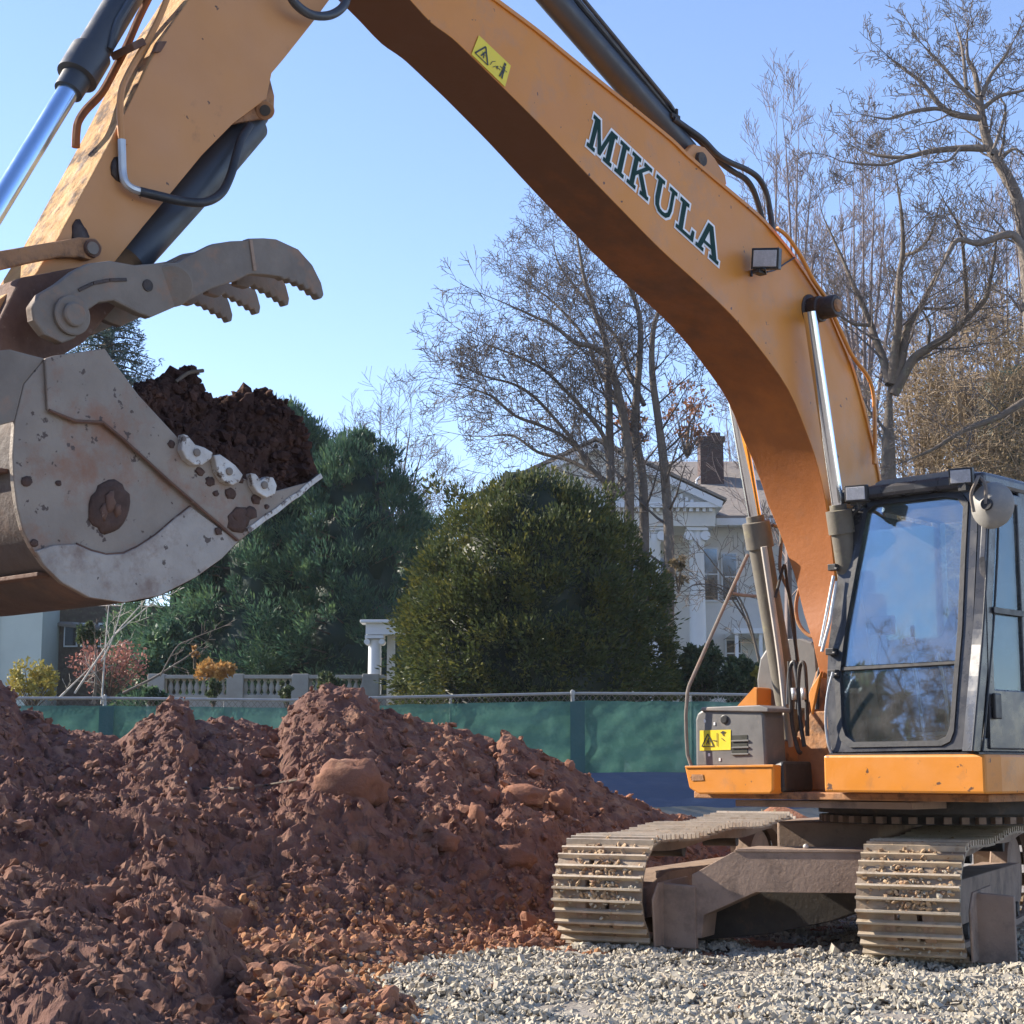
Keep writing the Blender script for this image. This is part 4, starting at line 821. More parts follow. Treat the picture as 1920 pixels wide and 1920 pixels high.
# brow above the windscreen
MB().prism([G(x, y, .05) for x, y in ((1638, 920), (1640, 906), (1650, 900), (1782, 882), (1790, 898))], -nrm*.35).build('roof_brow', MT['roofpaint'], CAB, bevel=.012)
# posts, sills, rear wall
mb = MB()
mb.prism([H(0, .06, ZB), H(0, TB, ZB), H(CW, TB, ZB), H(CW, .06, ZB)], UP*.10)
mb.build('cab_floor', MT['charcoal'], CAB, bevel=.01)
for l, t0, nm in ((.02, TB-.05, 'rear_post'), (CW-.03, TB-.05, 'rear_post'), (CW-.03, .82, 'door_post')):
    MB().box(H(l, t0, (ZB+zt)/2), LAT*.035, HD*.05, UP*((zt-ZB)/2)).build(nm, MT['charcoal'], CAB, bevel=.012)
# corner post on the door side, curving with the rake
cp = [(1822, 1408), (1830, 1320), (1842, 1180), (1850, 1040), (1852, 950), (1846, 915), (1836, 905)]
cp = [(p.x, p.y) for p in bez([Vector((x, y, 0)) for x, y in cp], 5)]
mb = MB(); a_ = [G(x-18, y, .012) for x, y in cp]; b_ = [onp(x, y, C0+LAT*(CW+.01), LAT) for x, y in cp]
for i in range(len(cp)-1):
    q = [a_[i], a_[i+1], b_[i+1], b_[i]]; mb.add(q, [(0, 1, 2, 3)], True)
    q = [b_[i], b_[i+1], b_[i+1]-HD*.12, b_[i]-HD*.12]; mb.add(q, [(0, 1, 2, 3)], True)
mb.build('corner_post', MT['charcoal'], CAB)
for dx, m in ((-3, 'rubber'), (10, 'rubber')):
    MB().tube([onp(x+dx*.4, y, C0+LAT*(CW+.014), LAT)-HD*(.02 if dx < 0 else .125) for x, y in cp[:-1]], .009, 6).build('door_seal', MT['rubber'], CAB)
# door on the cab side
def D(t, z): return H(CW+.015, t, z)
z1, z2 = ZB+.02, zt-.12
mb = MB(); O_ = [D(.16, z1), D(.80, z1), D(.80, z2), D(.30, z2), D(.20, z2-.5)]; I_ = [D(.26, z1+.42), D(.72, z1+.42), D(.72, z2-.08), D(.38, z2-.08), D(.28, z2-.55)]
tr_ = tessellate_polygon([O_, I_]); al = O_+I_; bk = [p-LAT*.05 for p in al]; n = 10
mb.add(al+bk, [tuple(t) for t in tr_]+[tuple(n+q for q in reversed(t)) for t in tr_]+[(k, (k+1) % 5, n+(k+1) % 5, n+k) for k in range(5)]+[(5+k, n+5+k, n+5+(k+1) % 5, 5+(k+1) % 5) for k in range(5)])
DOOR = mb.build('cab_door', MT['charcoal'], CAB, bevel=.01)
MB().prism([p-LAT*.02 for p in I_], -LAT*.006).build('door_window', MT['sideglass'], DOOR)
MB().box(D(.5, z1+.98), LAT*.02, HD*.24, UP*.02).build('window_bar', MT['black'], DOOR)
MB().box(D(.24, z1+.30)+LAT*.02, LAT*.015, HD*.05, UP*.09).build('door_latch', MT['black'], DOOR, bevel=.01)
MB().prism([H(CW-.02, .88, ZB+.75), H(CW-.02, TB-.1, ZB+.75), H(CW-.02, TB-.1, zt-.15), H(CW-.02, .88, zt-.15)], -LAT*.006).build('side_window', MT['sideglass'], CAB)
MB().prism([H(CW-.01, .86, ZB), H(CW-.01, TB-.06, ZB), H(CW-.01, TB-.06, ZB+.75), H(CW-.01, .86, ZB+.75)], -LAT*.04).build('side_panel', MT['charcoal'], CAB)
MB().prism([H(.02, .1, ZB+.45), H(.02, TB-.1, ZB+.45), H(.02, TB-.1, zt-.15), H(.02, .35, zt-.15)], LAT*.006).build('side_window', MT['sideglass'], CAB)
MB().prism([H(.0, .08, ZB), H(.0, TB, ZB), H(.0, TB, ZB+.45), H(.0, .12, ZB+.45)], LAT*.04).build('side_panel', MT['charcoal'], CAB)
MB().prism([H(0, TB, ZB), H(CW, TB, ZB), H(CW, TB, ZB+.95), H(0, TB, ZB+.95)], HD*.05).build('rear_panel', MT['charcoal'], CAB)
MB().prism([H(0.05, TB, ZB+.95), H(CW-.05, TB, ZB+.95), H(CW-.05, TB, zt-.12), H(0.05, TB, zt-.12)], HD*.006).build('rear_window', MT['sideglass'], CAB)
# headlining, seat, consoles
MB().prism([H(.05, .30, zt-.12), H(CW-.05, .30, zt-.12), H(CW-.05, TB-.1, zt-.12), H(.05, TB-.1, zt-.12)], UP*.02).build('headlining', MT['greybody'], CAB)
SZ = ZB+.55
mb = MB(); mb.box(H(.62, 1.12, SZ), LAT*.25, HD*.24, UP*.07); mb.box(H(.62, 1.40, SZ+.38), LAT*.24, HD*.06, UP*.38); mb.box(H(.62, 1.43, SZ+.86), LAT*.13, HD*.05, UP*.10); mb.box(H(.62, 1.15, ZB+.28), LAT*.2, HD*.18, UP*.2)
SEAT = mb.build('seat', MT['seat'], CAB, bevel=.04)
for l in (.27, .97):
    mb = MB(); mb.box(H(l, 1.0, SZ+.05), LAT*.07, HD*.28, UP*.16); mb.build('console', MT['greybody'], CAB, bevel=.03)
    MB().tube([H(l, .82, SZ+.2), H(l, .78, SZ+.36), H(l+.01, .77, SZ+.42)], .016, 8).build('joystick', MT['black'], CAB)
for l in (.5, .72): MB().tube(bez([H(l, .5, ZB+.1), H(l, .42, ZB+.5), H(l, .35, ZB+.72)], 3), .012, 6).box(H(l, .5, ZB+.14), LAT*.06, HD*.12, UP*.012).build('travel_pedal', MT['palewood'], CAB)
MB().box(H(.25, .38, ZB+.95), LAT*.09, HD*.03, UP*.07).tube([H(.2, .35, ZB+.5), H(.23, .37, ZB+.9)], .012, 6).build('monitor', MT['black'], CAB)
# roof lamps, mirror, handles
def fwd_lamp(px, py, t, w_, h_, nm='work_light'):
    c = Fp(px, py, t); o, r_, u_ = lamp(c, (HD*.95+LAT*.25-UP*.1), UP, w_, h_, .09, CAB, nm); return c
c = fwd_lamp(1603, 925, .0, .085, .062); MB().tube([c-UP*.06-HD*.05, c-UP*.10-HD*.06, G(1622, 948, 0)], .014, 8).build('lamp_bracket', MT['black'], CAB)
c = fwd_lamp(1800, 893, .05, .085, .060); MB().box(c-UP*.07-HD*.05, LAT*.03, HD*.03, UP*.03).build('lamp_bracket', MT['black'], CAB)
mc = onp(1884, 953, C0+LAT*(CW+.09), LAT)+HD*.17
mb = MB(); mb.steps(mc-HD*.0, mc+HD*.09, [(0, .155), (.15, .168), (.3, .16), (.75, .10), (1, .05)], 32); mb.build('mirror', MT['mirrorback'], CAB)
MB().steps(mc+HD*.075, mc+HD*.115, [(0, .045), (1, .04)], 16).build('mirror_mount', MT['rubber'], CAB)
a0 = onp(1826, 960, C0+LAT*(CW), LAT); MB().tube(bez([a0, a0+UP*.12+HD*.03, a0+UP*.2+HD*.05+LAT*.05, mc+UP*.20+HD*.10-LAT*.05, mc+UP*.14+HD*.11, mc+HD*.11], 4), .013, 8).build('mirror_arm', MT['dirty'], CAB)
MB().tube(bez([G(1600, 990, .03), G(1583, 1010, .05), G(1590, 975, .05), G(1612, 952, .03)], 4), .014, 8).build('grab_handle', MT['black'], CAB)
for (x, y) in ((1563, 1064), (1559, 1222), (1563, 1262)):
    MB().box(G(x, y, .03), LAT*.035, UP*.025, HD*.03).tube([G(x-6, y, .03), G(x+8, y+3, .05)], .016, 8).build('window_hinge', MT['black'], CAB, bevel=.005)
MB().tube([G(1563, 1080, .05), G(1550, 1150, .06), G(1538, 1212, .05)], .012, 8).tube([G(1568, 1090, .04), G(1556, 1165, .06), G(1541, 1222, .05)], .012, 8).build('gas_strut', MT['silver'], CAB)
wb = G(1668, 962, .015)

# ---- operator sitting in the cab
PER = empty('person', H(.62, 1.1, ZB+.1), label='operator in a dark jacket with a pale sleeve sitting at the controls behind the windscreen', cat='person')
def skin(name, nodes, edges, mat, parent, root=0):
    me = bpy.data.meshes.new(name); me.from_pydata([tuple(n_[0]) for n_ in nodes], edges, []); me.materials.append(mat)
    o = bpy.data.objects.new(name, me); place(o, parent, Matrix.Identity(4))
    md = o.modifiers.new('skin', 'SKIN'); md.use_smooth_shade = True
    for i, n_ in enumerate(nodes):
        r_ = n_[1]; me.skin_vertices[0].data[i].radius = (r_, r_) if not isinstance(r_, tuple) else r_; me.skin_vertices[0].data[i].use_root = (i == root)
    sb = o.modifiers.new('sub', 'SUBSURF'); sb.levels = 2; sb.render_levels = 2; return o
def Q(l, t, z): return H(.62+l, t, SZ+z)
bn = [(Q(0, 1.2, .12), (.15, .12)), (Q(0, 1.22, .30), (.145, .11)), (Q(0, 1.21, .48), (.165, .12)), (Q(0, 1.19, .60), (.10, .08)), (Q(0, 1.16, .67), (.05, .05)),
      (Q(-.18, 1.18, .54), .065), (Q(-.23, 1.08, .32), .05), (Q(-.30, .86, .24), .038), (Q(-.34, .80, .30), .03),
      (Q(.18, 1.18, .54), .065), (Q(.23, 1.08, .32), .05), (Q(.31, .86, .26), .038), (Q(.35, .80, .31), .03),
      (Q(-.10, 1.15, .12), .10), (Q(-.13, .78, .14), .072), (Q(-.12, .62, -.22), .05), (Q(-.12, .60, -.38), .04), (Q(-.12, .48, -.40), .035),
      (Q(.10, 1.15, .12), .10), (Q(.13, .78, .14), .072), (Q(.12, .62, -.22), .05), (Q(.12, .60, -.38), .04), (Q(.12, .48, -.40), .035)]
be = [(0, 1), (1, 2), (2, 3), (3, 4), (2, 5), (5, 6), (6, 7), (7, 8), (2, 9), (9, 10), (10, 11), (11, 12), (0, 13), (13, 14), (14, 15), (15, 16), (16, 17), (0, 18), (18, 19), (19, 20), (20, 21), (21, 22)]
skin('body', bn, be, MT['cloth'], PER)
hc = Q(0, 1.14, .80); dd = ICO3.copy()
v = dd*np.array([1, 1, 1]); hv = np.array([(hc+LAT*q[0]*.075+HD*(q[1]*.092+(.022*math.exp(-((q[0]/.22)**2+((q[2]+.05)/.25)**2)) if q[1] > 0 else 0)-(.01*math.exp(-(((abs(q[0])-.4)/.18)**2+((q[2]-.12)/.12)**2)) if q[1] > 0 else 0))+UP*(q[2]*.115*(1.05 if q[2] > 0 else 1)))[:] for q in v])
HEAD = npmesh('head', hv, ICF3, MT['skin'], PER, smooth=True)
for sx in (-1, 1):
    e_ = np.array([(hc+LAT*(sx*.030+q[0]*.011)+HD*(.084+q[1]*.006)+UP*(.012+q[2]*.006))[:] for q in ICO2]); npmesh('eye', e_, ICF2, MT['ink'], HEAD, smooth=True)
    e_ = np.array([(hc+LAT*(sx*.076+q[0]*.010)+HD*(q[1]*.022)+UP*(q[2]*.032))[:] for q in ICO2]); npmesh('ear', e_, ICF2, MT['skin'], HEAD, smooth=True)
e_ = np.array([(hc+LAT*(q[0]*.026)+HD*(.080+q[1]*.008)+UP*(-.058+q[2]*.006))[:] for q in ICO2]); npmesh('mouth', e_, ICF2, MT['hair'], HEAD, smooth=True)
hh = np.array([(hc+UP*.022-HD*.012+LAT*q[0]*.082+HD*q[1]*.095+UP*max(q[2], -.15)*.112)[:] for q in dd]); npmesh('hair', hh, ICF3, MT['hair'], PER, smooth=True)
for sx in (-1, 1):
    wv = Q(sx*.35, .80, .31); nodes = [(wv, .03), (wv+HD*.06-UP*.01, .032)]; edges = [(0, 1)]
    for k, o_ in enumerate((-.024, -.008, .008, .024)):
        b0 = len(nodes); nodes += [(wv+HD*.09+LAT*o_+UP*.01, .009), (wv+HD*.12+LAT*o_-UP*(.012+.003*k), .008), (wv+HD*.11+LAT*o_-UP*.04, .007)]; edges += [(1, b0), (b0, b0+1), (b0+1, b0+2)]
    b0 = len(nodes); nodes += [(wv+HD*.05-LAT*sx*.03, .010), (wv+HD*.08-LAT*sx*.04-UP*.02, .008)]; edges += [(1, b0), (b0, b0+1)]
    skin('hand', nodes, edges, MT['skin'], PER)
skin('sleeve', [(Q(.19, 1.15, .52), .07), (Q(.235, 1.08, .33), .058), (Q(.29, .92, .27), .046)], [(0, 1), (1, 2)], MT['hivis'], PER)

# ---- deck, body, bracket
def fprism(px, t, dep, name, mat, parent=EX, bevel=.01, **kw): return MB().prism([Fp(x, y, t) for x, y in px], -HD*dep).build(name, mat, parent, bevel=bevel, **kw)
zb_ = ZB-.015
dk = MB().prism([H(-.02, -.06, zb_-.27), H(CW+.08, -.06, zb_-.27), H(CW+.12, .10, zb_-.27), H(CW+.12, 2.4, zb_-.27), H(-.02, 2.4, zb_-.27)], UP*.27).build('cab_deck', MT['orange2'], EX, bevel=.018)
MB().prism([H(.0, -.02, zb_), H(CW+.02, -.02, zb_), H(CW+.02, 1.9, zb_), H(0, 1.9, zb_)], UP*.014).build('deck_gasket', MT['rubber'], dk)
# main revolving frame plate and swing ring
zf = zb_-.27
MB().prism([H(-1.36, .14, zf-.06), H(CW, .14, zf-.06), H(CW, 3.2, zf-.06), H(-1.36, 3.2, zf-.06)], UP*.055).build('frame_plate', MT['mudpaint'], EX, bevel=.008)
SWC = H(-.02, 1.55, 0)
RGc = Vector((SWC.x, SWC.y, 0))
def ringcyl(r0, z0, z1, mat, name, n=48, bolts=0):
    return MB().steps(RGc+UP*z0, RGc+UP*z1, [(0, r0), (1, r0)], n).build(name, mat, EX)
ringcyl(.92, zf-.17, zf-.06, MT['dark'], 'swing_ring')
ringcyl(.84, zf-.25, zf-.17, MT['dark'], 'swing_ring')
mb = MB()
for k in range(44):
    q = 2*math.pi*k/44; p = RGc+Vector((math.cos(q)*.88, math.sin(q)*.88, zf-.215)); mb.box(p, Vector((math.cos(q), math.sin(q), 0))*.035, Vector((-math.sin(q), math.cos(q), 0))*.028, UP*.025)
mb.build('ring_teeth', MT['frame'], EX, kind='stuff')
MB().prism([H(-1.0, .2, zf-.12), H(.55, .2, zf-.12), H(.55, .7, zf-.12), H(-.4, .7, zf-.12)], UP*.05).build('belly_plate', MT['frame'], EX)
# boom foot bracket plates
for l in ():
    P = [(1450, 1482), (1455, 1400), (1480, 1330), (1500, 1260), (1530, 1215), (1570, 1205), (1600, 1240), (1620, 1330), (1640, 1482)]
    if l > -.5: P = [(1500, 1482), (1512, 1420), (1530, 1340), (1552, 1260), (1580, 1220), (1620, 1210), (1650, 1250), (1670, 1330), (1690, 1482)]
    else: P = [(1340+30, 1482), (1400, 1400), (1440, 1330), (1465, 1260), (1480, 1225), (1510, 1215), (1530, 1250), (1545, 1330), (1560, 1482)]
    MB().prism([S(x, y, l) for x, y in P], -LAT*.06).build('boom_bracket', MT['mudpaint'], EX, bevel=.012)
# clevis castings where the boom cylinders stand
for l in (-.88, -.70):
    MB().prism([S(x, y, l) for x, y in ((1470, 1390), (1500, 1380), (1520, 1400), (1535, 1440), (1540, 1485), (1462, 1485), (1460, 1430))], -LAT*.06).build('cylinder_clevis', MT['mudpaint'], EX, bevel=.02)
for l in (-.13, -.66): MB().prism([H(l, .62, zf), H(l, .66, zf+.45), H(l, .95, zf+.95), H(l, 1.25, zf+1.12), H(l, 1.55, zf+1.05), H(l, 1.8, zf+.6), H(l, 2.1, zf)], -LAT*.06).build('boom_bracket', MT['mudpaint'], EX, bevel=.012)
MB().prism([H(-.72, .60, zf), H(-.10, .60, zf), H(-.10, .66, zf+.62), H(-.60, .66, zf+.62), H(-.72, .64, zf+.35)], -HD*.06).build('front_plate', MT['mudpaint'], EX, bevel=.02)
# grey hood and right-hand body behind the boom foot
MB().prism([H(-1.30, 1.5, zf), H(-.78, 1.5, zf), H(-.78, 3.2, zf), H(-1.30, 3.2, zf)], UP*.80).build('side_body', MT['greybody'], EX, bevel=.05)
MB().prism([H(-.76, 1.9, zf+.0), H(-.14, 1.9, zf+.0), H(-.14, 3.4, zf+.0), H(-.76, 3.4, zf+.0)], UP*.95).build('engine_hood', MT['greybody'], EX, bevel=.06)
MB().prism([H(-1.36, 3.2, zf), H(CW, 3.2, zf), H(CW-.3, 3.9, zf), H(-1.06, 3.9, zf)], UP*.9).build('counterweight', MT['orange2'], EX, bevel=.08)
hood = [(1422, 1330), (1418, 1275), (1424, 1235), (1440, 1210), (1470, 1198), (1505, 1197), (1522, 1203), (1530, 1215), (1533, 1260), (1535, 1330)]
MB().prism([Fp(x, y, 1.15) for x, y in hood], -HD*.5).build('tank_cover', MT['greybody'], EX, bevel=.03)
MB().prism([Fp(x, y, .95) for x, y in ((1378, 1328), (1414, 1288), (1420, 1290), (1420, 1330))], -HD*.5).build('hood_wedge', MT['orange2'], EX, bevel=.008)
# tool box with grille and sticker
tb_ = [(1304, 1437), (1303, 1350), (1307, 1337), (1316, 1331), (1428, 1329), (1432, 1345), (1437, 1437)]
TBX = fprism(tb_, .12, .28, 'tool_box', MT['greybody'], bevel=.02)
fprism([(1312, 1333), (1315, 1326), (1424, 1322), (1440, 1328), (1440, 1335)], .10, .32, 'tool_box_lid', MT['roofpaint'], TBX, bevel=.008)
qf = lambda u, v, l0: Fp(1312+58*u, 1407.5-1.5*u-38*v, .12-l0)
sticker(qf, .004, TBX, tri_+fig+[ln((.56, .2), (.56, .85), .012), ln((.42, .5), (.54, .45), .02), [(.66, .85), (.74, .95), (.84, .9), (.76, .78)], ln((.74, .78), (.78, .7), .02), ln((.7, .6), (.8, .45), .012)])
for k in range(3):
    y = 1379+k*12.5; fprism([(1372, y), (1401, y-1), (1401, y+8), (1372, y+9)], .116, .02, 'grille_slot', MT['ink'], TBX, bevel=0)
    fprism([(1371, y+9), (1403, y+8), (1403, y+11), (1371, y+12)], .106, .03, 'grille_bar', MT['greybody'], TBX, bevel=.002)
c = Fp(1359, 1349, .12); MB().steps(c-HD*.02, c+HD*.012, [(0, .034), (.9, .036), (1, .030)], 20).steps(c+HD*.012, c+HD*.014, [(0, .024), (1, .024)], 16).build('box_lock', MT['black'], TBX)
for x, y in ((1322, 1352), (1340, 1357), (1330, 1415), (1350, 1424)):
    c = Fp(x, y, .12); MB().box(c+HD*.002, LAT*.008, UP*.012, HD*.003).build('scuff', MT['white'], TBX)
# orange catwalk
cw = [(1283, 1437), (1450, 1434), (1450, 1482), (1444, 1489), (1310, 1489), (1292, 1478)]
CWK = fprism(cw, .0, .42, 'catwalk', MT['orange2'], bevel=.014)
fprism([(1284, 1436), (1450, 1433.5), (1450, 1438), (1284, 1440)], -.012, .012, 'catwalk_lip', MT['orange2'], CWK, bevel=.003)
MB().prism([Fp(x, y, -.002) for x, y in ((1297, 1452), (1318, 1452), (1320, 1463), (1298, 1464))], HD*.004).build('scuff', MT['mudpaint'], CWK)
fprism([(1446, 1434), (1468, 1425), (1472, 1485), (1446, 1486)], .10, .4, 'rubber_fender', MT['rubber'], bevel=.03)
# handrail
hr = [Fp(1296, 1436, .05), Fp(1289, 1415, .05), Fp(1287, 1380, .05), Fp(1286, 1340, .05), Fp(1289, 1298, .05), Fp(1292, 1286, .08)]
h2 = [Fp(1292, 1286, .08), Fp(1330, 1200, .4), Fp(1370, 1110, .7), Fp(1402, 1040, .9)]
MB().tube(hr, .014, 8).tube(h2, .015, 8).tube([Fp(1372, 1112, .7), Fp(1392, 1116, .85), Fp(1422, 1118, 1.1)], .014, 8).build('handrail', MT['dirty'], EX)
# hose bundle at the boom foot
for k, q in enumerate(([(1478, 1320), (1480, 1262), (1486, 1242), (1492, 1248), (1496, 1285), (1500, 1345), (1508, 1400)], [(1494, 1330), (1498, 1262), (1503, 1243), (1509, 1250), (1512, 1300), (1514, 1380)], [(1532, 1330), (1536, 1262), (1546, 1240), (1556, 1236)], [(1480, 1240), (1482, 1300), (1486, 1360), (1496, 1405), (1502, 1412)])):
    MB().tube(bez([Fp(x, y, .42) for x, y in q], 4), .017, 8).build('hydraulic_hose', MT['rubber'] if k % 2 == 0 else MT['dark'], EX)
    if k < 2: MB().tube([Fp(q[1][0]+8, 1290, .40), Fp(q[1][0]+10, 1312, .40)], .022, 8).build('hose_fitting', MT['silver'], EX)
MB().tube(bez([Fp(1503, 1092, .9), Fp(1493, 1130, .9), Fp(1496, 1165, .9), Fp(1512, 1188, .9), Fp(1535, 1198, .9)], 4), .016, 8).build('hydraulic_hose', MT['mudpaint'], EX)
MB().tube(bez([Fp(1562, 1260, -.02), Fp(1552, 1300, -.02), Fp(1548, 1350, -.02), Fp(1553, 1395, -.02), Fp(1560, 1415, 0)], 4), .010, 6).build('cab_cable', MT['silver'], EX)
for q in ([(1540, 1262), (1524, 1292), (1521, 1330), (1530, 1290)],):
    MB().prism([Fp(x, y, .30) for x, y in ((1540, 1258), (1520, 1290), (1516, 1302), (1522, 1340), (1530, 1300))], -HD*.03).build('hose_guide', MT['orange2'], EX, bevel=.005)

# ---- undercarriage
TH = R(25.5); TD = Vector((-math.sin(TH), -math.cos(TH), 0)); TLt = Vector((math.cos(TH), -math.sin(TH), 0))
fr = atz(1119, 1787, 0.); TF0 = Vector((fr.x, fr.y, 0)); GA = 2.38
fr2 = atz(1705, 1817, 0.)
TF1 = Vector((fr2.x, fr2.y, 0))
TLt = (TF1-TF0).normalized(); TD = Vector((TLt.y, -TLt.x, 0)); TD = TD if TD.y < 0 else -TD
RT, TLEN, SWD = .455, 4.3, .74
def tpath(s, per):  # distance along the loop -> (back distance, height, tangent angle)
    st_ = TLEN-2*RT; arc = math.pi*RT; s %= 2*(st_+arc)
    if s < arc: a = math.pi/2+s/RT*1.0; return RT-RT*math.sin(math.pi*s/arc), RT+RT*math.cos(math.pi*s/arc), s/arc*math.pi
    s -= arc
    if s < st_: return RT+s, 0, math.pi
    s -= st_
    if s < arc: q = math.pi*s/arc; return TLEN-RT+RT*math.sin(q), RT-RT*math.cos(q), math.pi+q
    s -= arc
    u = s/st_; sag = -.035*math.sin(u*math.pi*2)**2; return TLEN-RT-s, 2*RT+sag, 2*math.pi
PIT = .187
def shoe_mesh():
    """one shoe: plate in three pieces leaving two slots, two grouser bars and four bolts; x across, y along, z outwards"""
    mb = MB(); X = Vector((1, 0, 0)); Y = Vector((0, 1, 0)); Z = Vector((0, 0, 1)); h = PIT/2; w = SWD/2
    mb.box(Vector((0, -h*.45, 0)), X*w, Y*h*.55, Z*.009)
    for a, b in ((-w, -.105), (-.060, .060), (.105, w)): mb.box(Vector(((a+b)/2, h*.52, 0)), X*((b-a)/2), Y*h*.42, Z*.009)
    mb.cur = 1
    for y0, hh in ((-h*.92, .040), (h*.06, .040)):
        P = [Vector((-w, y0-.014, .009)), Vector((-w, y0+.014, .009)), Vector((-w, y0+.008, hh+.009)), Vector((-w, y0-.008, hh+.009))]
        mb.prism(P, X*SWD)
    mb.cur = 0
    for x in (-.15, -.07, .07, .15): mb.steps(Vector((x, -h*.45, .008)), Vector((x, -h*.45, .022)), [(0, .014), (.9, .014), (1, .010)], 6)
    me = bpy.data.meshes.new('track_shoe'); me.from_pydata(mb.v, [], mb.f); me.materials.append(MT['shoe']); me.materials.append(MT['bar']); me.polygons.foreach_set('material_index', mb.mi)
    bm = bmesh.new(); bm.from_mesh(me); bmesh.ops.recalc_face_normals(bm, faces=bm.faces); bm.to_mesh(me); bm.free(); return me
SHM = shoe_mesh(); PER_L = 2*(TLEN-2*RT)+2*math.pi*RT; NS = int(PER_L/PIT); PITR = PER_L/NS
for ti, T0 in enumerate((TF0, TF1)):
    def TP_(b, lx, z): return T0-TD*b+TLt*lx+UP*(z*(.90+.13*min(1, max(0, b/TLEN))))
    mb = MB()
    # chain links running under the shoes
    N_ = 120; prev = None
    for lx in (-.14, .14):
        ring = []
        for k in range(N_):
            b_, z_, a_ = tpath(PER_L*k/N_, PER_L); cb, cz = (RT, RT) if b_ < RT else ((TLEN-RT, RT) if b_ > TLEN-RT else (b_, RT)); d = Vector((b_-cb, z_-cz)); d.normalize(); ring.append((b_, z_, d))
        for k in range(N_):
            (b1, z1_, d1), (b2, z2_, d2) = ring[k], ring[(k+1) % N_]
            q = [TP_(b1-d1.x*.012, lx-.04, z1_-d1.y*.012+.0), TP_(b2-d2.x*.012, lx-.04, z2_-d2.y*.012), TP_(b2-d2.x*.10, lx-.04, z2_-d2.y*.10), TP_(b1-d1.x*.10, lx-.04, z1_-d1.y*.10)]
            mb.add(q+[p+TLt*.08 for p in q], [(0, 1, 2, 3), (4, 7, 6, 5), (0, 4, 5, 1), (3, 2, 6, 7)])
        if lx < 0: TR = mb.build('track', MT['frame'], EX); mb = MB()
    mb.build('chain', MT['frame'], TR)
    for k in range(NS):
        b_, z_, a_ = tpath(PITR*(k+.5), PER_L); cb, cz = (RT, RT) if b_ < RT else ((TLEN-RT, RT) if b_ > TLEN-RT else (b_, RT))
        d = Vector((b_-cb, z_-cz)).normalized(); nz_ = (-TD*d.x+UP*d.y).normalized(); yv = nz_.cross(TLt).normalized()
        o = bpy.data.objects.new('track_shoe', SHM); Mx = Matrix((TLt, yv, nz_)).transposed().to_4x4(); Mx.translation = TP_(b_, 0, z_+.02)+nz_*(-.022)
        wz = RNG.normal(0, .006, 2); place(o, TR, Mx @ Matrix.Rotation(float(wz[0]), 4, 'X'))
    # idler, sprocket, rollers, frame
    mb = MB(); mb.steps(TP_(RT, -.10, RT), TP_(RT, .10, RT), [(0, .28), (.1, .34), (.9, .34), (1, .28)], 32); mb.build('idler_wheel', MT['frame'], TR)
    mb = MB(); mb.steps(TP_(TLEN-RT, -.09, RT), TP_(TLEN-RT, .09, RT), [(0, .3), (.1, .34), (.9, .34), (1, .3)], 32); mb.build('sprocket', MT['frame'], TR)
    for k in range(7):
        bb0 = RT+.45+k*(TLEN-2*RT-.8)/6; MB().steps(TP_(bb0, -.16, .17), TP_(bb0, .16, .17), [(0, .06), (.1, .08), (.9, .08), (1, .06)], 16).build('track_roller', MT['dark'], TR)
    for bb0 in (1.5, 2.9): MB().steps(TP_(bb0, -.16, 2*RT-.16), TP_(bb0, .16, 2*RT-.16), [(0, .05), (1, .05)], 14).build('carrier_roller', MT['dark'], TR)
    mb = MB(); mb.prism([TP_(.62, -.17, .24), TP_(TLEN-.7, -.17, .24), TP_(TLEN-.7, -.17, .56), TP_(1.1, -.17, .60), TP_(.62, -.17, .50)], TLt*.34); mb.build('track_frame', MT['frame'], TR, bevel=.012)
    # idler guards: flat boxes standing beside the front of the track
    sgn = 1
    mb = MB(); q = [TP_(.16, .40, .05), TP_(.9, .40, .05), TP_(.9, .40, .58), TP_(.24, .40, .58), TP_(.12, .40, .45)]
    mb.prism(q, TLt*.02)
    g0 = TP_(.34, .40, .03); P = [TP_(.34, .385, .03), TP_(.34, .68, .03), TP_(.34, .68, .55), TP_(.34, .385, .57)]
    mb.prism(P, -TD*.06); mb.build('idler_guard', MT['frame'], TR, bevel=.012)
    nst = 520; sc_ = RNG.uniform(0, math.pi*RT*1.0+.9, nst); pos = []; 
    for s_ in sc_:
        b_, z_, a_ = tpath(float(s_)-.9 if ti == 0 or RNG.random() < .75 else float(s_)-.9, PER_L); cb, cz = (RT, RT) if b_ < RT else ((TLEN-RT, RT) if b_ > TLEN-RT else (b_, RT)); d = Vector((b_-cb, z_-cz)).normalized()
        lx = float(RNG.uniform(-.34, .34)); band = math.sin(s_*9+ti*2)+.6*math.sin(lx*11+s_*4)
        if band < .15: continue
        p = TP_(b_, lx, z_)+(-TD*d.x+UP*d.y)*.008; pos.append(p[:])
    pos = np.array(pos); v, f = scatter(ICO1, ICF1, pos, RNG.uniform(.008, .02, len(pos)), jit=.25)
    npmesh('packed_stones', v, f, MT['stone'], TR, kind='stuff')
    pos = []
    for s_ in RNG.uniform(-.75, 2.4, 1100):
        b_, z_, a_ = tpath(-float(s_), PER_L); lx = float(np.clip(RNG.normal(0, .16), -.33, .33)); pos.append(TP_(b_, lx, z_+.015)[:])
    pos = np.array(pos); v, f = scatter(ICO1, ICF1, pos, RNG.uniform(.008, .026, len(pos)), flat=(1.2, 1, .6), jit=.25)
    npmesh('packed_mud', v, f, MT['drymud'], TR, kind='stuff')
def TFp(px, py, t): return onp(px, py, TF0-TD*t, TD)
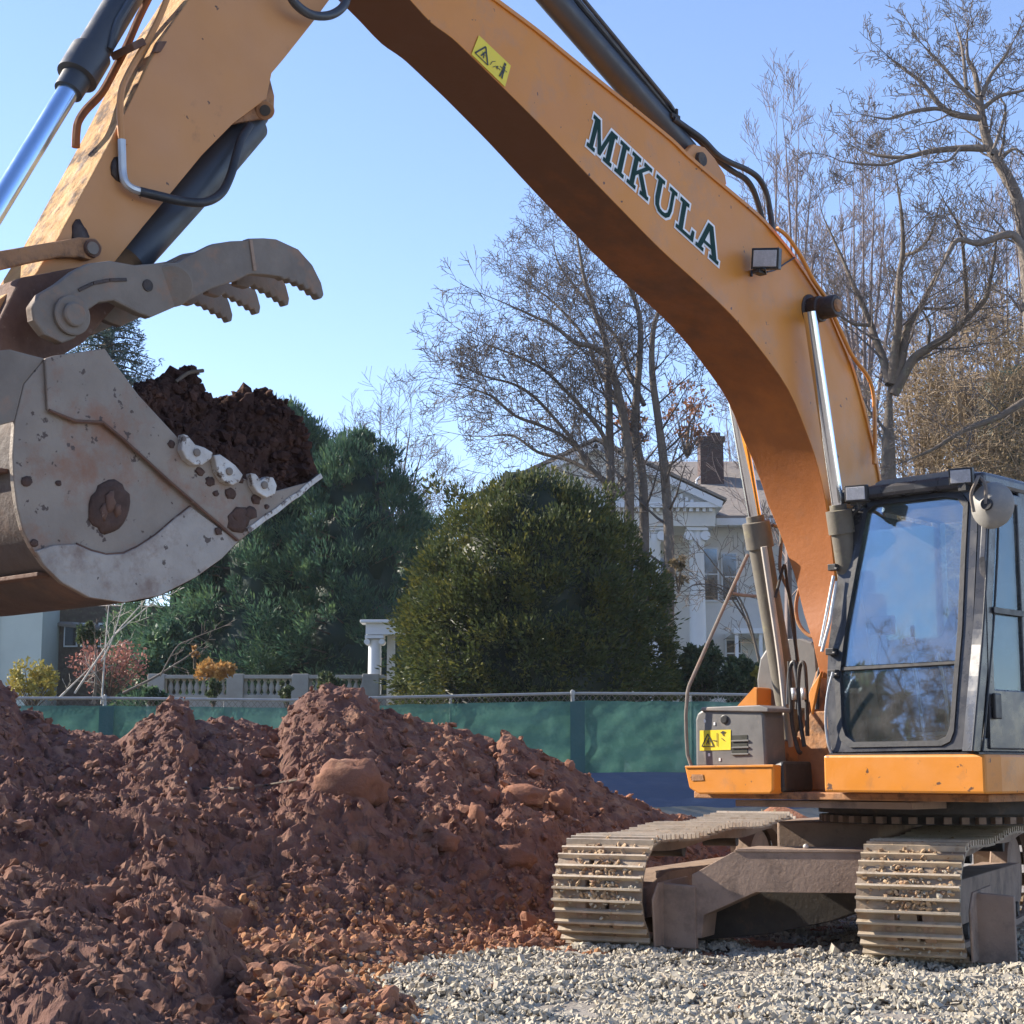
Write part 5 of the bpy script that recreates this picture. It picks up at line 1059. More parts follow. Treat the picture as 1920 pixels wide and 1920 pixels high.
leg = [(1297, 1759), (1297, 1640), (1373, 1598), (1384, 1594), (1614, 1597), (1645, 1597), (1645, 1675), (1604, 1675), (1417, 1673), (1320, 1716), (1315, 1759)]
MB().prism([TFp(x, y, .355) for x, y in leg], -TD*.30).build('carbody_leg', MT['frame'], EX, bevel=.015)
MB().prism([TFp(x, y, .345) for x, y in ((1375, 1595), (1384, 1591), (1645, 1594), (1645, 1599), (1385, 1597))], -TD*.5).build('leg_top_plate', MT['frame'], EX, bevel=.003)
MB().prism([TFp(x, y, .75) for x, y in ((1290, 1765), (1290, 1690), (1420, 1650), (1640, 1650), (1640, 1700), (1560, 1728), (1440, 1752))], -TD*.3).build('belly_guard', MT['dark'], EX, bevel=.01)
cbc = (TF0+TF1)/2-TD*TLEN/2; cc_ = RGc.lerp(cbc, .72)
zc = zf-.25
MB().prism([Vector((cc_.x, cc_.y, 0))+TLt*a+TD*b+UP*.42 for a, b in ((-.42, .8), (.42, .8), (.52, 0), (.42, -.9), (-.42, -.9), (-.52, 0))], UP*(zc-.42)).build('carbody', MT['frame'], EX, bevel=.02)
MB().prism([Vector((cbc.x, cbc.y, 0))+TLt*a+TD*b+UP*.38 for a, b in ((-.80, -1.3), (.80, -1.3), (.80, -.8), (-.80, -.8))], UP*.3).build('carbody_leg', MT['frame'], EX, bevel=.02)
MB().prism([Vector((cbc.x, cbc.y, 0))+TLt*a+TD*b+UP*.30 for a, b in ((-.5, -.5), (.5, -.5), (.5, .5), (-.5, .5))], UP*.15).build('belly_cover', MT['dark'], EX)
c = TFp(1511, 1590, .45); npmesh('pale_stone', ICO2*.022+np.array(c[:])+np.array([0, 0, .01]), ICF2, MT['casting'], smooth=True, label='single round white pebble lying on top of the carbody leg', cat='stone')


# ================================================================ FENCE AND TARP
FY = 38.0
FN = empty('fence', (0, FY, 1.25), label='long chain-link fence with green privacy mesh behind the dirt pile', cat='fence')
def fz(px, py, Y=FY): return at(px, py, Y)
top = [(-500, 1308), (45, 1309), (209, 1309), (550, 1313), (720, 1308), (1072, 1300), (1288, 1301), (1480, 1304), (2100, 1306), (2500, 1306)]
xs_ = np.arange(-500, 2500, 10.); ty_ = itp(top, xs_)
zt_ = np.array([at(float(x), float(y), FY).z for x, y in zip(xs_, ty_)]); X_ = (xs_-960)/FPX*FY/.9889
nr = 26; V_ = []
for j in range(nr):
    v_ = j/(nr-1); z = (zt_-.17)*(1-v_)+1.20*v_; yy_ = FY-.05-.05*np.sin(X_*.9+v_*3)*v_-.09*np.abs(pn(X_*1.4+v_*.8, np.full_like(X_, v_*2.5), 3))-.05*pn(X_*4+v_*3, np.full_like(X_, v_*4.5), 9)-.10*v_*np.abs(pn(X_*.5, X_*0, 13))-.05*np.abs(np.sin(X_*math.pi/3.))**.5
    V_.append(np.stack([X_, yy_, z+(.02*pn(X_*2, X_*0, 1) if j == 0 else 0)], 1))
V_ = np.concatenate(V_); npmesh('privacy_mesh', V_, gridfaces(nr, len(xs_)), MT['screen'], FN, smooth=True)
mb = MB(); mb.tube([Vector((float(x), FY, float(z))) for x, z in zip(X_[::3], zt_[::3])], .032, 8); mb.build('top_rail', MT['galv'], FN)
# diamond wire showing between rail and mesh
mb = MB(); k = 0
for x, z in zip(np.arange(X_[0], X_[-1], .14), np.interp(np.arange(X_[0], X_[-1], .14), X_, zt_)):
    x = float(x); z = float(z)
    for s_ in (-1, 1):
        a = Vector((x, FY-.02, z-.02)); b = Vector((x+s_*.17, FY-.02, z-.22)); mb.add([a+Vector((-.006, 0, 0)), a+Vector((.006, 0, 0)), b+Vector((.006, 0, 0)), b+Vector((-.006, 0, 0)), a+Vector((0, .01, 0)), b+Vector((0, .01, 0))], [(0, 1, 2, 3), (1, 4, 5, 2), (4, 0, 3, 5)])
mb.build('chain_wire', MT['dirty'], FN, kind='stuff')
for px in (209, 430, 640, 847, 1072, 1290, 1510, 1730, 1950, -10):
    x = (px-960)/FPX*FY/.9889; z = float(np.interp(x, X_, zt_)); th_ = px in (209, 1072, 1510, 1950)
    mb = MB().tube([Vector((x, FY+.02, .9)), Vector((x, FY+.02, z+.03))], .045 if th_ else .025, 10)
    if th_: mb.tube([Vector((x, FY+.02, z+.03)), Vector((x, FY+.02, z+.08))], [.05, .02], 10); mb.tube([Vector((x, FY-.02, z-.03)), Vector((x, FY-.02, z+.06))], .055, 8)
    mb.build('fence_post', MT['galv'], FN)
    V_ = []
    sw = .16 if th_ else .02
    MB().wbox(x-sw*.4, x+sw*1.6, FY-.22, FY-.205, 1.22, z-.19).build('post_strip', MT['screen2'] if th_ else MT['screen'], FN)  # strip added at each post; the dark ones paint the post seen through
xs2 = np.linspace(-26, 32, 240); rows = []
for j, (yy0, z0) in enumerate(((37.7, 1.30), (37.62, 1.27), (37.4, .95), (37.15, .6), (36.9, .28), (36.5, .03), (36.0, -.02))):
    rows.append(np.stack([xs2, yy0+.06*pn(xs2*.8, np.full_like(xs2, j*.9), 2), z0+.03*pn(xs2*.5, np.full_like(xs2, j*.5), 6)], 1))
npmesh('tarpaulin', np.concatenate(rows), gridfaces(7, 240), MT['tarp'], smooth=True, label='dark blue tarpaulin covering the bank below the green fence', cat='tarpaulin')

# ================================================================ VEGETATION
def tubes(segs, mat, name, parent=None, k=3, **kw):
    """segments (p0,p1,r0,r1) -> little prisms, all at once"""
    a = np.array([(*s[0], *s[1], s[2], s[3]) for s in segs]); p0, p1, r0, r1 = a[:, :3], a[:, 3:6], a[:, 6], a[:, 7]
    d = p1-p0; d /= np.linalg.norm(d, axis=1)[:, None]+1e-9; ref = np.where(np.abs(d[:, 2:3]) > .9, np.array([[1., 0, 0]]), np.array([[0, 0, 1.]])); u = np.cross(d, ref); u /= np.linalg.norm(u, axis=1)[:, None]+1e-9; v = np.cross(d, u)
    p1 = p1+d*r1[:, None]*.4; q = 2*np.pi*np.arange(k)/k; cs = np.cos(q); sn = np.sin(q)
    ring = u[:, None]*cs[None, :, None]+v[:, None]*sn[None, :, None]
    V = np.concatenate([p0[:, None]+ring*r0[:, None, None], p1[:, None]+ring*r1[:, None, None]], 1); n = len(a)
    f = np.array([(i, (i+1) % k, k+(i+1) % k, k+i) for i in range(k)])
    F = (f[None]+(np.arange(n)*2*k)[:, None, None]).reshape(-1, 4)
    return npmesh(name, V.reshape(-1, 3), F, mat, parent, smooth=True, **kw)
rnd = random.Random(11)
def rv3(): return Vector((rnd.gauss(0, 1), rnd.gauss(0, 1), rnd.gauss(0, 1)))
def grow(segs, p, d, L, r, lev, up=.15, wig=.22, nch=(5, 5, 4), rmin=.006, spread=.75):
    n = 4 if lev else 3
    if lev >= 2: n = 5
    seg = L/n; q = p.copy(); dd = d.copy(); pts = [(q.copy(), r)]
    for i in range(n):
        dd = (dd+rv3()*wig*.5+UP*up*.35).normalized(); q = q+dd*seg; rr = max(rmin, r*(1-(i+1)/n*.75)); segs.append((pts[-1][0], q.copy(), pts[-1][1], rr)); pts.append((q.copy(), rr))
    if lev == 0: return
    m = nch[lev-1]
    for k in range(m):
        t = .22+.78*(k+rnd.random()*.8)/m; i = min(n-1, int(t*n)); a, ra = pts[i]; b, rb = pts[i+1]; c = a.lerp(b, t*n-i if t*n-i < 1 else 1)
        base = (b-a).normalized(); side = base.cross(rv3()).normalized(); nd = (base*(1-spread*.55)+side*spread*.8+UP*up).normalized()
        grow(segs, c, nd, L*rnd.uniform(.52, .82)*(1-.35*t), max(rmin, min(ra, rb)*.48), lev-1, up, wig, nch, rmin, spread)
def limbtree(name, limbs, Y, label, cat, mat, r0=.16, lev=2, dens=9, L1=1.7, up=.12, parentloc=None, nch=(5, 5, 4), group=None, jit=1.2, rmin=.007, twigmat=None, wig=.25, spread=.75, rend=.02):
    segs = []; big = []; per = []
    for li, (limb, ra) in enumerate(limbs):
        dpt = rnd.uniform(-1, 1)*jit; P = []
        for k, (x, y) in enumerate(limb):
            u = k/max(1, len(limb)-1); P.append(at(x, y, Y+dpt*u))
        P = bez(P, 5); n = len(P)
        rad = [ra*(1-u_/(n-1))**.85+rend*(u_/(n-1)) for u_ in range(n)]
        one = [(P[i], P[i+1], rad[i], rad[i+1]) for i in range(n-1)]; big += one; per.append(one)
        m = int(dens*len(limb)/5)
        for k in range(m):
            t = .12+.88*(k+rnd.random())/m; i = min(n-2, int(t*(n-1))); c = P[i].lerp(P[i+1], rnd.random()); base = (P[i+1]-P[i]).normalized()
            side = base.cross(rv3()).normalized(); nd = (base*.55+side*.75+UP*up).normalized()
            grow(segs, c, nd, L1*rnd.uniform(.6, 1.2)*(1.1-.55*t), max(rmin, rad[i]*.34), lev, up, wig, nch, rmin, spread)
        grow(segs, P[-1], (P[-1]-P[-2]).normalized(), L1*.8, rend, lev, up, wig, nch, rmin, spread)
    base = Vector((big[0][0].x, big[0][0].y, 1.25))
    T = empty(name, base, label=label, cat=cat, group=group)
    for k, one in enumerate(per): tubes(one, mat, 'trunk' if k == 0 else 'limb', T, 8)
    tubes(segs, twigmat or mat, 'crown', T, 3)
    return T, segs
# centre bare tree fanning to the left over the white house
LA = [([(1150, 1330), (1147, 1050), (1145, 900), (1141, 739), (1137, 650), (1118, 590), (1098, 530), (1088, 480), (1080, 430)], .16),
      ([(1175, 1330), (1178, 1050), (1180, 900), (1172, 800), (1155, 720), (1138, 670), (1110, 650), (1078, 642), (1040, 612), (1001, 593), (950, 570)], .17),
      ([(1205, 1330), (1208, 1050), (1205, 900), (1190, 800), (1198, 690), (1200, 600), (1178, 530), (1160, 480), (1150, 430)], .17),
      ([(1250, 1330), (1255, 1050), (1247, 895), (1236, 800), (1223, 700), (1225, 620), (1243, 560), (1250, 520)], .18),
      ([(1140, 860), (1131, 817), (1100, 775), (1061, 733), (1020, 694), (970, 668), (936, 655), (910, 645)], .08),
      ([(1150, 930), (1125, 895), (1100, 869), (1077, 830), (1040, 785), (1001, 744), (962, 720), (920, 709), (895, 700)], .085),
      ([(1110, 870), (1061, 822), (1014, 798), (967, 780), (926, 746), (895, 732), (880, 728)], .07),
      ([(1150, 910), (1118, 890), (1066, 863), (1009, 848), (962, 817), (915, 818)], .08),
      ([(1172, 800), (1150, 740), (1120, 690), (1100, 640), (1070, 600), (1030, 560), (1000, 540)], .08),
      ([(1208, 760), (1180, 700), (1160, 640), (1120, 590), (1080, 540), (1050, 500), (1040, 470)], .08)]
TA, _ = limbtree('bare_tree', LA, 52, 'leafless multi-stemmed tree fanning left above the round evergreen', 'tree', MT['bark'], lev=3, dens=13, L1=2.4, up=.06, nch=(3, 4, 4), jit=3, rmin=.008, twigmat=MT['twigdark'], wig=.13, spread=.82)
LB = [([(1990, 1400), (1965, 1000), (1940, 700), (1925, 500), (1909, 380), (1872, 304), (1852, 267), (1841, 219), (1836, 180), (1827, 135), (1814, 107), (1814, 60)], .25),
      ([(1855, 278), (1802, 278), (1743, 284), (1695, 295), (1650, 292), (1620, 285)], .11),
      ([(1838, 222), (1788, 214), (1760, 194), (1731, 157), (1698, 132), (1668, 108)], .10), ([(1800, 216), (1760, 204), (1717, 208), (1670, 222), (1640, 220)], .07),
      ([(1838, 197), (1807, 169), (1774, 132), (1745, 100), (1735, 90)], .07), ([(1841, 180), (1858, 141), (1880, 112), (1900, 78)], .07),
      ([(1844, 202), (1875, 180), (1920, 169), (1960, 150)], .07), ([(1812, 168), (1807, 112), (1802, 80), (1795, 60)], .06),
      ([(1935, 520), (1915, 461), (1892, 439), (1836, 456), (1796, 450), (1774, 484), (1751, 534)], .14), ([(1860, 290), (1880, 230), (1885, 200), (1875, 185)], .05),
      ([(1872, 304), (1890, 285), (1905, 280), (1930, 300)], .06), ([(1800, 278), (1780, 300), (1755, 305)], .04), ([(1700, 294), (1665, 308), (1620, 308), (1590, 305)], .05)]
TB_, _ = limbtree('bare_tree', LB, 44, 'tall leafless tree with a leaning trunk at the right edge', 'tree', MT['bark'], lev=3, dens=8, L1=1.35, up=.14, nch=(3, 3, 4), jit=1.5, rmin=.008, twigmat=MT['twigdark'], wig=.2, spread=.85)
LC = [([(1666, 1350), (1666, 896), (1666, 786), (1671, 699)], .30), ([(1668, 720), (1657, 677), (1642, 637), (1627, 594), (1601, 537), (1577, 480), (1545, 410)], .15),
      ([(1672, 720), (1678, 660), (1684, 611), (1686, 524), (1693, 470), (1690, 400), (1682, 340)], .15), ([(1676, 720), (1690, 677), (1703, 611), (1725, 578), (1747, 535), (1769, 491), (1790, 440)], .15),
      ([(1676, 740), (1710, 677), (1741, 653), (1778, 629), (1813, 596), (1846, 563), (1854, 539), (1863, 491), (1870, 440)], .15), ([(1813, 596), (1811, 535), (1808, 491), (1800, 430), (1775, 385)], .08),
      ([(1630, 610), (1600, 607), (1570, 590)], .06), ([(1690, 480), (1720, 470), (1745, 440), (1760, 390)], .06), ([(1740, 653), (1743, 610), (1728, 580)], .05), ([(1725, 578), (1780, 578), (1810, 560)], .05), ([(1960, 730), (1920, 753), (1872, 782), (1806, 808), (1752, 841), (1697, 865)], .13)]
TC_, _ = limbtree('bare_tree', LC, 48, 'leafless tree with a thick forked trunk just right of the boom', 'tree', MT['bark2'], lev=3, dens=7, L1=1.8, up=.14, nch=(3, 3, 4), jit=2, rmin=.008, twigmat=MT['twigdark'], wig=.15, spread=.8)
# background trees: two slim ones by hand-picked stems, the rest share their meshes
def fan(cx, base, top, wdt, n, seed):
    r_ = random.Random(seed); out = []
    for i in range(n):
        u = (i+.5)/n*2-1; x1 = cx+u*wdt; s0 = r_.uniform(.3, .5); out.append(([(cx+u*3, base), (cx+u*5+r_.uniform(-3, 3), base-(base-top)*s0), (cx+u*wdt*.35+r_.uniform(-5, 5), base-(base-top)*(s0+.18)), (cx+u*wdt*.75+r_.uniform(-8, 8), base-(base-top)*.78), (x1+r_.uniform(-5, 5), base-(base-top)*(1-.28*u*u))], .12))
    return out
TD1, _ = limbtree('slim_tree', fan(1478, 1300, 270, 72, 7, 1), 66, 'slim upright bare tree with a feathery top directly above the boom elbow', 'tree', MT['lilac'], lev=3, dens=9, L1=3.2, up=.20, nch=(3, 4, 4), jit=2.5, rmin=.009, spread=.66, wig=.12, group='bare trees in the background')
TD2, _ = limbtree('slim_tree', fan(1620, 1300, 330, 75, 7, 2), 70, 'slim upright bare tree behind the forked trunk', 'tree', MT['lilac'], lev=3, dens=9, L1=3.2, up=.20, nch=(3, 4, 4), jit=2.5, rmin=.009, spread=.66, wig=.12, group='bare trees in the background')
def copy_tree(src, dst, scl, rz, label, group=None, srcloc=None):
    o = src.copy(); C.objects.link(o); Mx = Matrix.Translation(dst) @ Matrix.Rotation(rz, 4, 'Z') @ Matrix.Scale(scl, 4); o.matrix_basis = Mx; o['label'] = label
    if group: o['group'] = group
    for ch in list(src.children):
        c_ = ch.copy(); C.objects.link(c_); c_.parent = o; c_.matrix_parent_inverse = ch.matrix_parent_inverse.copy(); c_.matrix_basis = ch.matrix_basis.copy()
    return o
def gp(px, Y): return Vector(((px-960)/FPX*Y/.9889, Y, 1.0))
for src, px, Y, s_, rz, lb in ((TD1, 1540, 84, 1.12, 1.3, 'slim bare tree between the two feathery ones behind the boom'), (TD2, 1760, 74, .92, 2.2, 'slim bare tree standing behind the leaning trunk'), (TD1, 1850, 82, 1.0, 4.1, 'slim bare tree above the cab roof at the right'),
                               (TD2, 1400, 95, .80, .7, 'small bare tree beyond the chimney of the white house'), (TD1, 1930, 70, .95, 3., 'slim bare tree cut by the right edge of the picture'), (TD1, 1300, 100, .72, 5.2, 'low bare tree peeping over the white house roof'), (TD2, 1225, 105, .70, 2.9, 'bare tree far behind the roof peak, among the reddish leaves')):
    copy_tree(src, gp(px, Y), s_, rz, lb)
LD = fan(740, 1300, 800, 95, 7, 5)
TE_, _ = limbtree('round_bare_tree', LD, 85, 'rounded leafless tree low in the gap between the pines and the house', 'tree', MT['twigdark'], lev=2, dens=14, L1=3.0, up=.10, nch=(6, 5), jit=4, rmin=.010, wig=.14, spread=.8, group='bare trees in the background')
copy_tree(TE_, gp(905, 110), 1.02, 2., 'low bare tree on the skyline left of the house roof')
copy_tree(TE_, gp(620, 105), 1.12, 4., 'bare tree showing just above the pine tops')

def leaves(cent, rad, n, size, out_bias=.6, centre=None, asp=.45, up_=.0, updir=None):
    """diamond leaves spread round the clump centres"""
    k = len(cent); idx = RNG.integers(0, k, n); g_ = RNG.normal(size=(n, 3)); g_ /= np.linalg.norm(g_, axis=1)[:, None]; rr = RNG.random(n)**.45
    p = cent[idx]+g_*rr[:, None]*rad[idx][:, None]
    o = g_*1.0+RNG.normal(size=(n, 3))*.5
    if centre is not None:
        q = p-centre; q /= np.linalg.norm(q, axis=1)[:, None]+1e-9; o = o+q*out_bias*2
    o[:, 2] += up_; o /= np.linalg.norm(o, axis=1)[:, None]
    s = np.cross(o, RNG.normal(size=(n, 3))); s /= np.linalg.norm(s, axis=1)[:, None]+1e-9
    L_ = size*RNG.uniform(.6, 1.4, n)[:, None]; V = np.stack([p-o*L_*.5, p+s*L_*asp*.5, p+o*L_*.5, p-s*L_*asp*.5], 1)
    F = np.arange(n*4).reshape(n, 4); return V.reshape(-1, 3), F
def core(cent, rad, sub=ICO2, fc=ICF2):
    n = len(cent); v = sub[None]*rad[:, None, None]*(1+.15*RNG.normal(size=(n, len(sub), 1)))+cent[:, None]; f = fc[None]+(np.arange(n)*len(sub))[:, None, None]; return v.reshape(-1, 3), f.reshape(-1, 3)
# the round yew
yc = gp(1003, 45.5); ZB0 = 1.25; YH = 7.75
nc = 520; th_ = RNG.uniform(0, 2*np.pi, nc); zz_ = RNG.random(nc)**.9
prof = lambda z: 3.95*np.clip(1-(np.clip(z, 0, 1)**3.3), 0, 1)**.5*(.93+.07*np.clip(z/.3, 0, 1))
shape = 1+.065*pn(np.cos(th_)*2, np.sin(th_)*2, zz_*4)+.05*pn(np.cos(th_)*5, np.sin(th_)*5, zz_*9)
cr = prof(zz_)*shape-.28
cent = np.stack([yc.x+cr*np.cos(th_), yc.y+cr*np.sin(th_)*.85, ZB0+.15+zz_*YH-.15], 1); rad = RNG.uniform(.25, .62, nc)
cent = np.concatenate([cent, np.stack([yc.x+RNG.normal(0, .9, 24), yc.y+RNG.normal(0, .8, 24), ZB0+YH-.25+RNG.normal(0, .12, 24)], 1)]); rad = np.concatenate([rad, RNG.uniform(.3, .5, 24)])
YW = empty('yew_bush', (yc.x, yc.y, ZB0), label='huge rounded dark evergreen yew in the middle behind the fence', cat='evergreen bush')
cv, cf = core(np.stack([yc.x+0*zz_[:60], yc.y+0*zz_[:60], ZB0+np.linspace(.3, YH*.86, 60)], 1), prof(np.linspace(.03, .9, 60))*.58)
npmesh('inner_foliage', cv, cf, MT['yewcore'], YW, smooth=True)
ci = RNG.integers(0, len(cent), 260); yv0 = np.array([yc.x, yc.y, ZB0+YH*.4]); inn_ = yv0+(cent[ci]-yv0)*.82; cent2 = np.concatenate([cent, inn_]); rad2 = np.concatenate([rad, np.full(260, .75)])
v, f = leaves(cent2, rad2, 88000, .135, .5, np.array([yc.x, yc.y, ZB0+YH*.35]), .42, .35); npmesh('foliage', v, f, MT['yew'], YW)
v, f = leaves(cent*1.0, rad*1.2, 9000, .19, 1.2, np.array([yc.x, yc.y, ZB0+YH*.3]), .22, .4); npmesh('outer_sprays', v, f, MT['yew'], YW, kind='stuff')
MB().tube([Vector((yc.x, yc.y, 1)), Vector((yc.x, yc.y, 5))], .25, 8).build('trunk', MT['bark2'], YW)
# pines on the left
def conifer(name, px, Y, topy, rad, label, mat, corem, n=26000, size=.3, zb=1.25, pw=.75, cl=240, drop=0., prop=1., grp=None, tipmat=None, asp=.2, umin=0.):
    b = gp(px, Y); zt2 = at(px, topy, Y).z; H_ = zt2-zb; T = empty(name, (b.x, b.y, zb), label=label, cat='tree', group=grp)
    u = umin+(1-umin)*RNG.random(cl)**.8; a = RNG.uniform(0, 2*np.pi, cl); r = rad*(1-u)**pw*(.75+.3*RNG.random(cl)); cz_ = zb+.6+u*(H_-1.0)-drop*r
    cen = np.stack([b.x+r*np.cos(a), b.y+r*np.sin(a), cz_], 1); rd = RNG.uniform(.35, .9, cl)*(1.1-.5*u)*prop
    cen = np.concatenate([cen, [[b.x, b.y, zt2-.5*prop]]]); rd = np.concatenate([rd, [.5*prop]])
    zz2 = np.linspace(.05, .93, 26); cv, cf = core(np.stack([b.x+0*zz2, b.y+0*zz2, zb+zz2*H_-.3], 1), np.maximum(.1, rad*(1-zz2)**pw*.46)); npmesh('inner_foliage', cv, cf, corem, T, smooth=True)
    v, f = leaves(cen, rd, n, size, .5, np.array([b.x, b.y, zb+H_*.3]), asp, .7-drop*1.5); npmesh('foliage', v, f, mat, T)
    segs = [((b.x, b.y, zb+H_*i/8), (b.x, b.y, zb+H_*(i+1)/8), .3*(1-i/8.5), .3*(1-(i+1)/8.5)) for i in range(8)]
    for c_ in cen[::3]: segs.append(((b.x, b.y, max(zb, c_[2]-.4)), tuple(c_), .05, .015))
    tubes(segs, MT['bark2'], 'trunk', T, 6); return T
conifer('pine_tree', 505, 62, 735, 5.2, 'tallest dense dark pine right behind the bucket teeth', MT['pine'], MT['pinecore'], 60000, .24, pw=.45, cl=420)
conifer('pine_tree', 668, 60, 800, 4.2, 'bushy pine stepping down right of the tallest pine', MT['pine'], MT['pinecore'], 44000, .23, pw=.42, cl=330)
conifer('pine_tree', 785, 66, 955, 3.6, 'lowest lighter pine leaning against the round yew', MT['pine'], MT['pinecore'], 26000, .23, pw=.45, cl=190)
conifer('pine_tree', 395, 64, 880, 4.4, 'shaded pine mostly hidden under the bucket', MT['pine'], MT['pinecore'], 22000, .34, pw=.42, cl=240)
# drooping spruce: whorls of hanging branches
sb_ = gp(188, 74); szt = at(188, 470, 74).z
SPT = empty('spruce_tree', (sb_.x, sb_.y, 1.25), label='grey-green drooping spruce top between the thumb and the bucket', cat='tree')
sg_ = [((sb_.x, sb_.y, 1.25+(szt-1.25)*i/10), (sb_.x, sb_.y, 1.25+(szt-1.25)*(i+1)/10), .34*(1-i/10.5), .34*(1-(i+1)/10.5)) for i in range(10)]; scen = []
for k in range(150):
    z0_ = szt-.5-(k/150)**.8*10.5; a_ = k*2.4+rnd.random(); L_ = .5+(szt-z0_)*.36*rnd.uniform(.8, 1.15); p = Vector((sb_.x, sb_.y, z0_)); d = Vector((math.cos(a_), math.sin(a_), .12)); m_ = 7
    for q in range(m_):
        d2 = (d+Vector((0, 0, -.10*q+.05*max(0, q-4)*2))).normalized(); p2 = p+d2*(L_/m_); sg_.append((p[:], p2[:], .05*(1-q/m_)+.012, .05*(1-(q+1)/m_)+.01)); p = p2
        for h_ in range(2): scen.append((p.x+rnd.gauss(0, .08), p.y+rnd.gauss(0, .08), p.z-.10-h_*.22*(q/m_)))
scen = np.array(scen); v, f = leaves(scen, np.full(len(scen), .24), 34000, .20, .2, None, .22, -.25); npmesh('foliage', v, f, MT['spruce'], SPT); tubes(sg_, MT['bark2'], 'trunk', SPT, 4)
# shrubs
def shrub(name, px, py0, py1, Y, wpx, label, mat, n=3500, size=.14, cl=26, cat='shrub', asp=.5, woody=True, zb=1.25, grp=None):
    z0 = max(zb, at(px, py1, Y).z); z1 = at(px, py0, Y).z; b = gp(px, Y); rx = wpx/2/FPX*Y; T = empty(name, (b.x, b.y, z0), label=label, cat=cat, group=grp)
    g_ = RNG.normal(size=(cl, 3)); g_ /= np.linalg.norm(g_, axis=1)[:, None]; g_ *= RNG.random((cl, 1))**.4
    cen = np.stack([b.x+g_[:, 0]*rx*.8, b.y+g_[:, 1]*rx*.6, (z0+z1)/2+g_[:, 2]*(z1-z0)*.40], 1); rd = RNG.uniform(.16, .34, cl)*min(rx, (z1-z0))
    v, f = leaves(cen, rd, n, size, .3, None, asp, .2); npmesh('foliage', v, f, mat, T)
    if woody: tubes([((b.x+c_[0]*.0, b.y, z0-.2), tuple(c_), .02, .008) for c_ in cen], MT['bark2'], 'stems', T, 4)
    return T
shrub('holly_bush', 1310, 1190, 1330, 46, 110, 'glossy green holly bush right of the round yew', MT['broad'], 6500, .13, 60)
shrub('holly_bush', 1385, 1225, 1330, 45, 110, 'low green bush behind the grey tool box', MT['broad'], 6500, .13, 50)
shrub('yellow_bush', 1420, 1232, 1320, 44.5, 40, 'small yellow-green bush beside the boom cylinder', MT['yellowleaf'], 900, .12, 12)
shrub('yellow_bush', 75, 1236, 1320, 43, 120, 'loose yellow-leaved bush behind the fence at far left', MT['yellowleaf'], 1500, .12, 26)
shrub('small_tree', 215, 1185, 1300, 44, 170, 'red-leaved ornamental tree behind the fence at left', MT['redleaf'], 1300, .10, 46, cat='tree')
shrub('gold_hedge', 405, 1238, 1275, 47, 110, 'golden dry hydrangea heads above the balustrade', MT['goldleaf'], 1100, .14, 26, woody=False)
shrub('gold_shrub', 372, 1212, 1240, 46.5, 24, 'single golden flower head standing taller than the golden hedge', MT['goldleaf'], 160, .14, 4)
shrub('green_shrub', 410, 1268, 1320, 46, 44, 'dark green shrub in front of the balustrade, left of its twin', MT['broad'], 1200, .10, 14)
shrub('green_shrub', 545, 1268, 1320, 46, 44, 'dark green shrub in front of the balustrade near the dirt peak', MT['broad'], 1200, .10, 14)
shrub('green_shrub', 620, 1262, 1310, 46, 80, 'leafy low shrub right above the highest peak of the dirt pile', MT['broad'], 1600, .12, 16)
shrub('green_shrub', 300, 1275, 1330, 45, 60, 'dark low shrub at the left end of the balustrade', MT['pine'], 1500, .14, 16)
shrub('green_shrub', 175, 1150, 1230, 52, 60, 'bright green bush in front of the far left house', MT['broad'], 1500, .16, 16)
shrub('dark_hedge', 330, 1160, 1300, 54, 160, 'dark shaded hedge under the bucket left of the pines', MT['pine'], 6000, .2, 40)
shrub('leaf_cluster', 1190, 740, 850, 58, 90, 'clinging rust-orange leaves behind the stems of the fanning tree', MT['rustleaf'], 700, .17, 26, woody=True)
shrub('leaf_cluster', 1290, 690, 850, 62, 130, 'thin reddish leaves under the boom left of the rods', MT['rustleaf'], 700, .16, 30, woody=True)
shrub('leaf_cluster', 1270, 1035, 1100, 50, 60, 'dead tan leaves hanging beside the white column', MT['olive'], 500, .12, 10)
